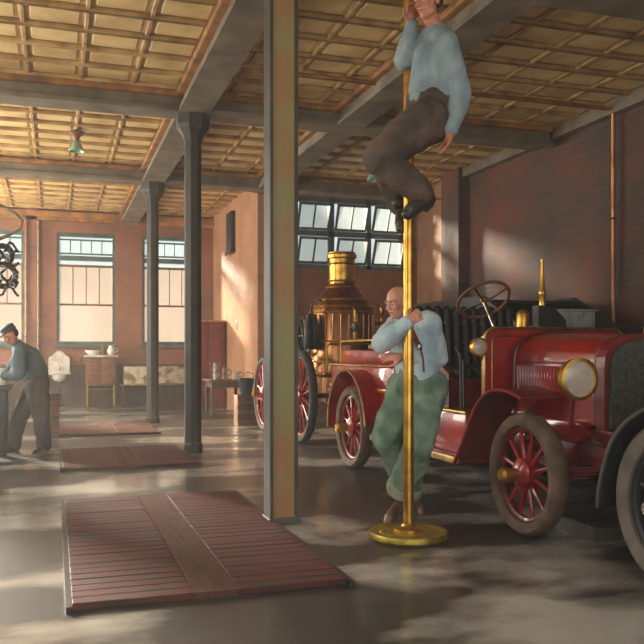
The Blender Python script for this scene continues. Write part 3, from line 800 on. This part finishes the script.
MB().tube([(3.4, 11.0, .8), (3.38, 10.95, 1.0), (3.4, 11.0, 1.3)], .03).build('suction_pipe', 'nickel', S)
MB().box(3.5, 4.5, 12.2, 13.4, .76, 1.25, .03).build('pump_housing', 'copper', S)
MB().box(3.45, 4.55, 13.2, 13.7, 1.25, 1.7, .04).build('driver_seat', 'black', S)

# ------------------------------------------------------------------ dark wagon behind
T3 = thing('hose_wagon', (5.78, 9.5, 0), 'dark green wagon parked along the right wall behind the red truck', 'wagon')
MB().prism([(7.6, .6), (11.4, .6), (11.4, 1.98), (9.2, 1.98), (8.8, 1.80), (8.3, 1.58), (7.6, 1.54)], 5.13, 5.18, 'X').build('side_panel', 'green', T3, smooth=False)
MB().prism([(7.6, .6), (11.4, .6), (11.4, 1.98), (9.2, 1.98), (8.8, 1.80), (8.3, 1.58), (7.6, 1.54)], 6.48, 6.53, 'X').build('side_panel', 'green', T3, smooth=False)
MB().box(5.18, 6.48, 7.6, 11.4, .6, .7).build('floor_board', 'green', T3, smooth=False)
MB().box(5.18, 6.48, 7.6, 7.66, .7, 1.52).build('end_panel', 'green', T3, smooth=False)
MB().box(5.18, 6.48, 11.34, 11.4, .7, 1.95).build('end_panel', 'green', T3, smooth=False)
MB().box(5.18, 6.48, 9.0, 11.34, 1.88, 1.92).build('cover', 'green', T3, smooth=False)
MB().box(5.18, 6.48, 7.66, 9.0, 1.5, 1.54).build('bench', 'green', T3, smooth=False)
for y in (8.2, 10.8):
    for x, o in ((5.04, -1), (6.62, 1)): wheel(T3, x, y, .52, o, .04, 12, tyre='darktyre', rim='darkred', spoke='darkred', hub=.07)
    MB().cone((5.04, y, .52), (6.62, y, .52), .03).build('axle', 'iron', T3)
m = MB()
t = thing('ribbed_case', (5.78, 7.95, 1.54), 'grey ribbed metal case standing on the front of the dark wagon', 'case')
MB().box(5.23, 5.72, 7.7, 7.96, 1.54, 1.72, .015).build('body', 'tin_box', t)
for i in range(12): m.box(5.245+i*.039, 5.265+i*.039, 7.68, 7.7, 1.56, 1.70, .006, seg=1)
m.build('rib', 'tin_box', t)
MB().box(5.21, 5.74, 7.675, 7.98, 1.72, 1.74, .006).build('lid', 'tin_box', t)

# ------------------------------------------------------------------ the sliding pole
PX, PY = 2.30, 5.13
t = thing('sliding_pole', (PX, PY, 0), 'tall shiny brass sliding pole rising from the round brass base', 'pole')
MB().cone((PX, PY, .05), (PX, PY, CEIL), .036, .036, 24).build('shaft', 'brass', t)
MB().lathe((PX, PY, 0), [(.05, .05), (.1, .052), (.1, .07), (.05, .085), (.04, .1)], 24).build('socket', 'brass', t)
MB().lathe((PX, PY, CEIL), [(.16, -.06), (.16, -.08), (.05, -.1), (.04, -.14)], 24).build('ceiling_collar', 'brass', t)
t.location = (PX, PY, 0)
MB().lathe((PX, PY, 0), [(.255, 0), (.27, .015), (.27, .04), (.262, .052), (.245, .055), (.20, .045), (.195, .05), (.15, .05), (.05, .052), (.001, .052)], 48).build('base_plate', mat('greenish_brass', (190, 168, 70), .45, .8, (150, 122, 48), 12, bump=.2), t)
# ------------------------------------------------------------------ people
def remeshed(name, mb, vox, m, parent=None, smooth=4, fold=0, fscale=9, seed=0, label=None, stretch=(1, 1, .5)):
    bmesh.ops.recalc_face_normals(mb.bm, faces=mb.bm.faces)
    me = bpy.data.meshes.new(name); mb.bm.to_mesh(me); mb.bm.free()
    o = bpy.data.objects.new(name, me); C.objects.link(o)
    r = o.modifiers.new('r', 'REMESH'); r.mode = 'VOXEL'; r.voxel_size = vox
    s = o.modifiers.new('s', 'SMOOTH'); s.factor = .5; s.iterations = smooth
    bpy.context.view_layer.update()
    dg = bpy.context.evaluated_depsgraph_get()
    nm = bpy.data.meshes.new_from_object(o.evaluated_get(dg)); nm.name = name
    o.modifiers.clear(); bpy.data.objects.remove(o); bpy.data.meshes.remove(me)
    if fold:
        nm.update()
        vn = [V(v.normal) for v in nm.vertices]
        for v, n_ in zip(nm.vertices, vn):
            p = V((v.co.x*stretch[0], v.co.y*stretch[1], v.co.z*stretch[2]))*fscale + V((seed, seed, seed))
            d = 1-abs(noise.noise(p))*2.2
            v.co += n_*fold*(d + .5*noise.noise(p*2.3))
    nm.materials.clear(); nm.materials.append(M[m])
    nm.shade_smooth()
    o = bpy.data.objects.new(name, nm); C.objects.link(o)
    if parent: adopt(o, parent)
    if label: o['label'] = label
    return o

def frame3(F, U):
    F = V(F).normalized(); U = V(U); U = (U-F*U.dot(F)).normalized(); R = F.cross(U)   # R = his right
    return F, U, R

def head(mb, c, F, U, k=1):
    F, U, R = frame3(F, U); c = V(c)
    rot = Matrix((R, F, U)).transposed()
    P = lambda r, f, u: c + (R*r+F*f+U*u)*k
    mb.ball(P(0, -.012, .035), (.074*k, .094*k, .082*k), rot, 20)
    mb.ball(P(0, .018, -.03), (.058*k, .068*k, .082*k), rot, 18)
    mb.ball(P(0, .05, -.082), (.028*k, .026*k, .022*k), rot)         # chin
    mb.cap(P(-.04, .02, -.065), P(0, .055, -.085), .022*k); mb.cap(P(.04, .02, -.065), P(0, .055, -.085), .022*k)
    mb.cap(P(0, .080, .015), P(0, .102, -.02), .010*k, .015*k)       # nose
    mb.ball(P(-.013, .09, -.024), .010*k); mb.ball(P(.013, .09, -.024), .010*k)
    mb.cap(P(-.042, .070, .024), P(.042, .070, .024), .013*k)        # brow
    for s in (-1, 1):
        mb.ball(P(s*.038, .058, -.018), (.022*k, .02*k, .018*k), rot) # cheeks
        mb.ball(P(s*.076, -.01, -.005), (.012*k, .02*k, .034*k), rot) # ears
    mb.cap(P(-.02, .078, -.047), P(.02, .078, -.047), .0075*k); mb.cap(P(-.017, .076, -.058), P(.017, .076, -.058), .008*k)
    return P, rot

def face_bits(parent, P, rot, k=1, brow='hair'):
    for s in (-1, 1):
        e = MB().ball(P(s*.031, .071, .005), .0115*k).build('eye', 'white', parent)
        MB().ball(P(s*.031, .0795, .004), .0055*k).build('pupil', 'pupil', e)
        MB().cap(P(s*.015, .086, .028), P(s*.045, .076, .03), .0045*k, seg=8).build('eyebrow', brow, parent)
    MB().cap(P(-.02, .086, -.0525), P(.02, .086, -.0525), .0028*k, seg=8).build('lips', 'strap', parent)

def hand(mb, w, D, N, left=True, curl=.5, k=1, thumb=1):
    """w wrist, D toward the knuckles, N palm normal (fingers curl toward it)"""
    D = V(D).normalized(); N = V(N); N = (N-D*N.dot(D)).normalized(); S = D.cross(N)*thumb; w = V(w)   # S: thumb side
    rot = Matrix((S, D, N)).transposed()
    mb.ball(w+D*.045*k, (.040*k, .054*k, .017*k), rot)
    mb.cap(w, w+D*.03*k, .026*k, .028*k)
    for i, (ln, off) in enumerate(((.072, .032), (.08, .011), (.075, -.011), (.058, -.032))):
        p = w + D*(.082-.004*abs(i-1.2))*k + S*off*k
        d = (D + S*(off*1.5)).normalized(); r = .0095*k
        mb.cap(w+D*.04*k+S*off*.8*k, p, .013*k, r*1.05)
        a = curl*.5
        for f, seg in enumerate((.45, .32, .23)):
            dd = (d*math.cos(a) + N*math.sin(a)); q_ = p + dd*ln*seg*k
            mb.cap(p, q_, r*(1-.08*f), r*(1-.08*(f+1)), 10); p = q_; a += curl
    b = w + D*.02*k + S*.03*k; d1 = (D*.6+S*.75+N*.3).normalized(); p1 = b+d1*.04*k
    mb.cap(b, p1, .015*k, .0115*k); p2 = p1+(D*.85+S*.2+N*(.25+curl*.4)).normalized()*.032*k; mb.cap(p1, p2, .0112*k, .0095*k)
    mb.cap(p2, p2+(D*.9+N*(.3+curl*.6)).normalized()*.024*k, .0095*k, .008*k)

def shoe(parent, ankle, toe, up=(0, 0, 1), m='shoe', k=1):
    a, t_ = V(ankle), V(toe); F = (t_-a); L = F.length; Fh = F.normalized(); U = V(up); U = (U-Fh*U.dot(Fh)).normalized()
    mb = MB()
    heel = a - U*.045*k - Fh*.03*k
    mb.cap(a+U*.05*k, a-U*.02*k, .043*k, .044*k); mb.ball(heel, (.036*k,)*3)
    mb.cap(a-U*.02*k, t_-Fh*.05*k+U*.012*k, .043*k, .036*k); mb.cap(heel, t_-Fh*.04*k-U*.0*k, .034*k, .034*k)
    mb.ball(t_-Fh*.02*k, (.036*k, .036*k, .03*k))
    o = remeshed('shoe', mb, .008, m, parent, 3)
    s = MB(); s.cap(heel-U*.03*k, t_-Fh*.02*k-U*.026*k, .016*k, .016*k); s.cap(heel-U*.034*k, heel-U*.034*k+Fh*.05*k, .022*k)
    s.build('sole', 'darkshoe', o)
    return o

def limb(mb, pts, rs, seg=16):
    for (p, q_), (a, b) in zip(zip(pts, pts[1:]), zip(rs, rs[1:])): mb.cap(p, q_, a, b, seg)

def lerp(a, b, t): return V(a).lerp(V(b), t)

# ---- man leaning on the pole
J = dict(neck=(2.459, 5.424, 1.519), head=(2.335, 5.391, 1.624), shL=(2.531, 5.275, 1.479), elL=(2.652, 5.393, 1.229), wrL=(2.318, 5.281, 1.238),
 shR=(2.381, 5.534, 1.471), elR=(2.184, 5.325, 1.336), wrR=(2.255, 5.039, 1.475), chest=(2.464, 5.402, 1.374), waist=(2.498, 5.422, 1.171), pel=(2.513, 5.438, 1.047),
 hpL=(2.570, 5.357, 1.013), knL=(2.456, 5.299, 0.648), anL=(2.459, 5.603, 0.199), toL=(2.279, 5.462, 0.038),
 hpR=(2.445, 5.534, 1.007), knR=(2.299, 5.529, 0.652), anR=(2.578, 5.669, 0.189), toR=(2.606, 5.587, 0.052))
J = {k: V(v) for k, v in J.items()}
man = thing('person', (J['toL'].x, J['toL'].y, 0), 'bald person in light blue shirt and green trousers leaning on the pole', 'person')
mb = MB()
Fh = V((1.525, 5.130, 1.418))-J['head']
Pf, hr = head(mb, J['head'], Fh, (.12, 0, 1))
limb(mb, [J['head']+V((0.01, .01, -.05)), J['neck']+V((0, 0, -.02))], [.052, .058])
limb(mb, [J['neck'], J['chest'], J['waist'], J['pel']], [.06, .11, .11, .12])
limb(mb, [J['neck'], J['shL']], [.055, .06]); limb(mb, [J['neck'], J['shR']], [.055, .06])
limb(mb, [J['shL'], J['elL'], J['wrL']], [.05, .038, .026]); limb(mb, [J['shR'], J['elR'], J['wrR']], [.05, .038, .026])
for s in 'LR': limb(mb, [J['pel'], J['hp'+s], J['kn'+s], J['an'+s]], [.09, .08, .055, .04])
hand(mb, J['wrR'], V((2.370, 5.033, 1.550))-J['wrR'], V((2.662, 5.653, 1.530))-V((2.318, 4.923, 1.544)), curl=.75, thumb=1)
hand(mb, J['wrL'], V((2.190, 5.302, 1.245))-J['wrL'], V((2.259, 5.469, 1.071))-V((2.190, 5.302, 1.287)), curl=.35, thumb=1)
remeshed('body', mb, .0048, 'skin', man, 2)
face_bits(man, Pf, hr)
mb = MB()
for s in (-1, 1):
    for k in range(5): mb.cap(Pf(s*(.071-.004*k), -.03-.014*k, .01+.004*k), Pf(s*(.06-.006*k), -.055-.012*k, -.03), .014)
remeshed('hair', mb, .007, 'hair', man, 2)
mb = MB()
limb(mb, [J['neck']+V((0, 0, -.02)), J['chest'], J['waist'], J['pel']+V((0, 0, .07))], [.075, .150, .145, .14])
mb.ball(lerp(J['shL'], J['shR'], .5)+V((0, .03, -.07)), (.17, .13, .13))
mb.cap(J['shL']+V((0, .02, 0)), J['waist']+V((.09, .02, 0)), .085, .10); mb.cap(J['shR']+V((0, 0, -.02)), J['waist']+V((-.06, .02, .0)), .075, .09)
for s, r1 in (('L', .078), ('R', .074)):
    limb(mb, [lerp(J['neck'], J['sh'+s], .5)+V((0, 0, -.02)), J['sh'+s], lerp(J['sh'+s], J['el'+s], .5), J['el'+s], lerp(J['el'+s], J['wr'+s], .5), lerp(J['el'+s], J['wr'+s], .93)], [.07, r1, r1*.95, .068, .062, .04])
sh = remeshed('shirt', mb, .009, 'shirt', man, 5, .011, 8, 3)
mb = MB(); c = J['neck']+V((-.01, -.01, 0))
mb.torus(c, .066, .016, 'Z', 24, 8, rot=V((0, 0, 1)).rotation_difference(V((-.4, -.2, 1)).normalized()).to_matrix())
mb.build('collar', 'shirt', man)
mb = MB()
mb.ball(J['pel'], (.165, .135, .12)); mb.ball(J['pel']+V((0, 0, .07)), (.155, .125, .09))
limb(mb, [J['pel']+V((.04, 0, 0)), J['hpL'], J['knL'], lerp(J['knL'], J['anL'], .5), lerp(J['knL'], J['anL'], .82)], [.13, .122, .098, .100, .100], 18)
limb(mb, [J['pel']-V((.04, 0, 0)), J['hpR'], J['knR'], lerp(J['knR'], J['anR'], .5), lerp(J['knR'], J['anR'], .82)], [.13, .112, .096, .092, .08], 18)
remeshed('trousers', mb, .010, 'trousers', man, 4, .022, 6.5, 8, stretch=(1, 1, .45))
mb = MB(); a, b = lerp(J['knL'], J['anL'], .76), lerp(J['knL'], J['anL'], .89)
mb.cone(a, b, .122, .135, 28); remeshed('trouser_cuff', mb, .009, 'cuff', man, 3, .006, 10, 2, label='turned up trouser cuff')
shoe(man, J['anL']+V((0, 0, -.02)), J['toL']); shoe(man, J['anR']+V((0, 0, -.02)), J['toR'])
# braces over the shirt
def braces(pts, r, name, m, parent): MB().tube(smooth_path([tuple(p) for p in pts], 4), r, 8).build(name, m, parent)
fr = V((0, -1, 0))
braces([(2.348, 5.229, 1.461), (2.383, 5.223, 1.392), (2.427, 5.219, 1.308)], .016, 'brace_strap', 'strap', man)
braces([(2.429, 5.224, 1.308), (2.458, 5.236, 1.231), (2.477, 5.261, 1.132)], .006, 'brace_strap', 'strap', man)
q_ = V((2.421, 5.206, 1.308)); MB().box(q_.x-.016, q_.x+.016, q_.y-.006, q_.y+.006, q_.z-.02, q_.z+.02, .004).build('brace_clip', 'nickel', man)

# ---- man sliding down
K = dict(head=(2.300, 4.824, 3.544), neck=(2.385, 4.881, 3.394), shL=(2.375, 4.716, 3.241), elL=(2.498, 4.760, 2.934), wrL=(2.399, 4.708, 2.673), shR=(2.409, 5.052, 3.393), elR=(2.260, 5.100, 3.257), wrR=(2.276, 5.021, 3.487),
 chest=(2.391, 4.879, 3.183), waist=(2.360, 4.889, 2.966), pel=(2.359, 4.931, 2.839), hpL=(2.290, 4.817, 2.763), hpR=(2.422, 5.142, 2.902),
 knL=(1.971, 4.890, 2.523), knR=(2.215, 5.420, 2.702), anL=(2.314, 4.883, 2.297), toL=(2.146, 4.843, 2.151), anR=(2.311, 5.284, 2.285), toR=(2.263, 5.173, 2.105))
K = {k: V(v) for k, v in K.items()}
man2 = thing('person', (K['pel'].x, K['pel'].y, K['toR'].z), 'person in grey blue shirt and brown trousers sliding down the upper part of the pole', 'person')
mb = MB()
Pf, hr = head(mb, K['head'], V((-1, -.35, -.25)), (0.05, 0, 1))
limb(mb, [K['head']+V((0, .01, -.05)), K['neck']], [.05, .056])
limb(mb, [K['neck'], K['chest'], K['waist'], K['pel']], [.06, .12, .11, .12])
limb(mb, [K['neck'], K['shL'], K['elL'], K['wrL']], [.055, .05, .04, .027]); limb(mb, [K['neck'], K['shR'], K['elR'], K['wrR']], [.055, .05, .04, .027])
for s in 'LR': limb(mb, [K['pel'], K['hp'+s], K['kn'+s], K['an'+s]], [.09, .08, .055, .04])
hand(mb, K['wrL'], V((-.25, -.1, -1)), V((-1, .2, .2)), curl=.45, thumb=1)
hand(mb, K['wrR'], V((-.1, -.25, 1)), V((-.1, -1, -.2)), curl=.9, thumb=-1)
remeshed('body', mb, .0048, 'skin2', man2, 2)
face_bits(man2, Pf, hr, 1, 'darkhair')
mb = MB(); mb.ball(Pf(0, -.025, .055), (.078, .09, .075), hr); mb.ball(Pf(0, -.05, .02), (.076, .07, .07), hr)
remeshed('hair', mb, .008, 'darkhair', man2, 2)
mb = MB()
limb(mb, [K['neck']+V((0, 0, -.03)), K['chest'], K['waist'], lerp(K['waist'], K['pel'], .5)], [.075, .16, .15, .14])
mb.cap(K['shL']+V((0, 0, -.03)), K['waist']+V((.03, -.04, 0)), .09, .11); mb.cap(K['shR']+V((0, 0, -.03)), K['waist']+V((0, .04, 0)), .09, .11)
for s in 'LR':
    limb(mb, [lerp(K['neck'], K['sh'+s], .5), K['sh'+s], lerp(K['sh'+s], K['el'+s], .5), K['el'+s], lerp(K['el'+s], K['wr'+s], .5), lerp(K['el'+s], K['wr'+s], .9)], [.07, .078, .074, .068, .058, .042])
remeshed('shirt', mb, .009, 'shirt2', man2, 5, .011, 8, 5)
mb = MB()
mb.ball(K['pel'], (.165, .18, .16)); mb.ball(lerp(K['pel'], K['waist'], .7), (.16, .165, .12))
limb(mb, [K['pel'], K['hpL'], lerp(K['hpL'], K['knL'], .5), K['knL'], lerp(K['knL'], K['anL'], .5), lerp(K['knL'], K['anL'], .93)], [.14, .145, .118, .094, .092, .075], 18)
limb(mb, [K['pel'], K['hpR'], lerp(K['hpR'], K['knR'], .5), K['knR'], lerp(K['knR'], K['anR'], .5), lerp(K['knR'], K['anR'], .93)], [.14, .13, .115, .094, .09, .072], 18)
remeshed('trousers', mb, .010, 'trousers2', man2, 4, .015, 7, 4, stretch=(1, 1, .6))
shoe(man2, K['anL'], K['toL'], V((-.3, -.5, .6)), 'darkshoe', 1.12); shoe(man2, K['anR'], K['toR'], V((-.6, -.6, .2)), 'darkshoe', 1.1)

# ---- man stooping at the left
G = dict(head=(-0.524, 10.955, 1.468), neck=(-0.445, 11.034, 1.343), shL=(-0.413, 10.824, 1.255), elL=(-0.432, 10.714, 0.997), wrL=(-0.611, 10.825, 0.971), shR=(-0.405, 11.231, 1.280), elR=(-0.532, 11.378, 1.006), wrR=(-0.696, 11.274, 0.946),
 chest=(-0.337, 10.999, 1.179), waist=(-0.241, 10.999, 1.000), pel=(-0.205, 11.009, 0.860), hpL=(-0.215, 10.907, 0.814), hpR=(-0.244, 11.126, 0.804), knL=(-0.167, 10.838, 0.439), knR=(-0.441, 11.244, 0.428), anL=(-0.132, 10.932, 0.064), toL=(-0.258, 10.710, -0.006), anR=(-0.510, 11.161, 0.052), toR=(-0.623, 11.040, 0.019))
G = {k: V(v) for k, v in G.items()}
man3 = thing('person', (G['anL'].x, G['anL'].y, 0), 'person in teal shirt, dark cap and brown trousers bent forward at the left edge', 'person')
mb = MB()
Pf, hr = head(mb, G['head'], V((-.85, -.3, -.62)), (-.6, 0, 1), 1.0)
limb(mb, [G['head']+V((.02, .02, -.03)), G['neck']], [.052, .058])
limb(mb, [G['neck'], G['chest'], G['waist'], G['pel']], [.06, .12, .11, .12])
for s in 'LR':
    limb(mb, [G['neck'], G['sh'+s], G['el'+s], G['wr'+s]], [.055, .05, .04, .027]); limb(mb, [G['pel'], G['hp'+s], G['kn'+s], G['an'+s]], [.09, .08, .055, .04])
hand(mb, G['wrL'], V((-1, 0, -.15)), V((0, .1, -1)), curl=.4, thumb=-1); hand(mb, G['wrR'], V((-1, 0, -.1)), V((0, 0, -1)), curl=.4, thumb=1)
remeshed('body', mb, .006, 'skin2', man3, 2)
face_bits(man3, Pf, hr, 1, 'darkhair')
mb = MB(); mb.ball(Pf(0, -.02, .07), (.084, .1, .06), hr); mb.ball(Pf(0, -.02, .115), (.088, .1, .035), hr); mb.ball(Pf(0, .09, .062), (.06, .05, .012), hr)
remeshed('cap', mb, .009, 'cap', man3, 2)
mb = MB(); mb.ball(Pf(0, -.05, .02), (.074, .06, .07), hr); remeshed('hair', mb, .009, 'darkhair', man3, 2)
mb = MB()
limb(mb, [G['neck'], G['chest'], G['waist'], lerp(G['waist'], G['pel'], .4)], [.08, .165, .165, .15])
mb.cap(G['shL'], G['waist'], .09, .13); mb.cap(G['shR'], G['waist'], .09, .13)
for s in 'LR': limb(mb, [lerp(G['neck'], G['sh'+s], .5), G['sh'+s], G['el'+s], lerp(G['el'+s], G['wr'+s], .85)], [.075, .088, .078, .048])
remeshed('shirt', mb, .012, 'shirt3', man3, 4, .012, 7, 5)
mb = MB(); mb.ball(G['pel'], (.16, .18, .14)); mb.ball(lerp(G['pel'], G['waist'], .5), (.15, .16, .11))
for s in 'LR': limb(mb, [G['pel'], G['hp'+s], G['kn'+s], lerp(G['kn'+s], G['an'+s], .95)], [.14, .135, .1, .085], 18)
remeshed('trousers', mb, .012, 'trousers3', man3, 4, .013, 6, 4)
shoe(man3, G['anL'], G['toL'], m='darkshoe'); shoe(man3, G['anR'], G['toR'], m='darkshoe')

# ------------------------------------------------------------------ light
w = bpy.data.worlds.new('World'); scene.world = w; w.use_nodes = True
nt = w.node_tree; bg = nt.nodes['Background']
tc = nt.nodes.new('ShaderNodeTexCoord'); sp = nt.nodes.new('ShaderNodeSeparateXYZ'); cr = nt.nodes.new('ShaderNodeValToRGB')
nt.links.new(tc.outputs['Generated'], sp.inputs['Vector']); nt.links.new(sp.outputs['Z'], cr.inputs['Fac'])
cr.color_ramp.elements[0].position = .07; cr.color_ramp.elements[0].color = (.92, .87, .82, 1)
cr.color_ramp.elements[1].position = .12; cr.color_ramp.elements[1].color = (.84, .92, .95, 1)
nt.links.new(cr.outputs['Color'], bg.inputs['Color']); bg.inputs['Strength'].default_value = .85
def lamp(name, kind, loc, direction, energy, color, **kw):
    l = bpy.data.lights.new(name, kind); l.energy = energy; l.color = color
    for k, v in kw.items(): setattr(l, k, v)
    o = bpy.data.objects.new(name, l); C.objects.link(o); o.location = loc
    o.rotation_euler = V(direction).to_track_quat('-Z', 'Y').to_euler(); return o
lamp('sun', 'SUN', (2, 30, 12), (.42, -1, -.33), 22, (1, .9, .76), angle=math.radians(7))
# added fill lamps, set as daylight at the open front and unseen left windows
lamp('front_door_daylight', 'AREA', (1.2, -1.4, 2.1), (-.2, 1, -.02), 100, (1, .95, .88), shape='RECTANGLE', size=5.5, size_y=3.6)
for y, e in ((3.5, 60), (8, 120), (12.5, 270), (17, 380)):
    lamp('window_daylight', 'AREA', (-3.25, y, 2.6), (1, 0, .1), e, (1, .93, .82), shape='RECTANGLE', size=1.9, size_y=2.6)

# thin dusty haze hanging in the room
hz = bpy.data.materials.new('haze'); hz.use_nodes = True; nt = hz.node_tree; nt.nodes.clear()
vo = nt.nodes.new('ShaderNodeVolumeScatter'); vo.inputs['Density'].default_value = .0075; vo.inputs['Color'].default_value = (1, .96, .9, 1); vo.inputs['Anisotropy'].default_value = .35
ou = nt.nodes.new('ShaderNodeOutputMaterial'); nt.links.new(vo.outputs[0], ou.inputs['Volume'])
hb = MB().box(-3.2, 6.99, -1.3, 19.4, .002, 4.5).build('haze', hz, smooth=False)
tag(hb, 'thin dusty haze hanging in the air of the whole room', 'haze', kind='stuff')

# ------------------------------------------------------------------ camera
cam = bpy.data.cameras.new('camera'); co = bpy.data.objects.new('camera', cam); C.objects.link(co)
co.location = (0, 0, 1.28); co.rotation_euler = (PI/2, 0, -math.radians(18.1))
cam.sensor_width = 36; cam.lens = 36*817/644; cam.shift_y = 29/644; cam.clip_end = 200
scene.camera = co
scene.view_settings.view_transform = 'Standard'; scene.view_settings.look = 'None'
scene.view_settings.gamma = 1; scene.view_settings.use_curve_mapping = False
scene.view_settings.exposure = 0.0
scene.cycles.use_denoising = True
scene.cycles.max_bounces = 8; scene.cycles.diffuse_bounces = 5; scene.cycles.transparent_max_bounces = 12
scene.cycles.sample_clamp_indirect = 6
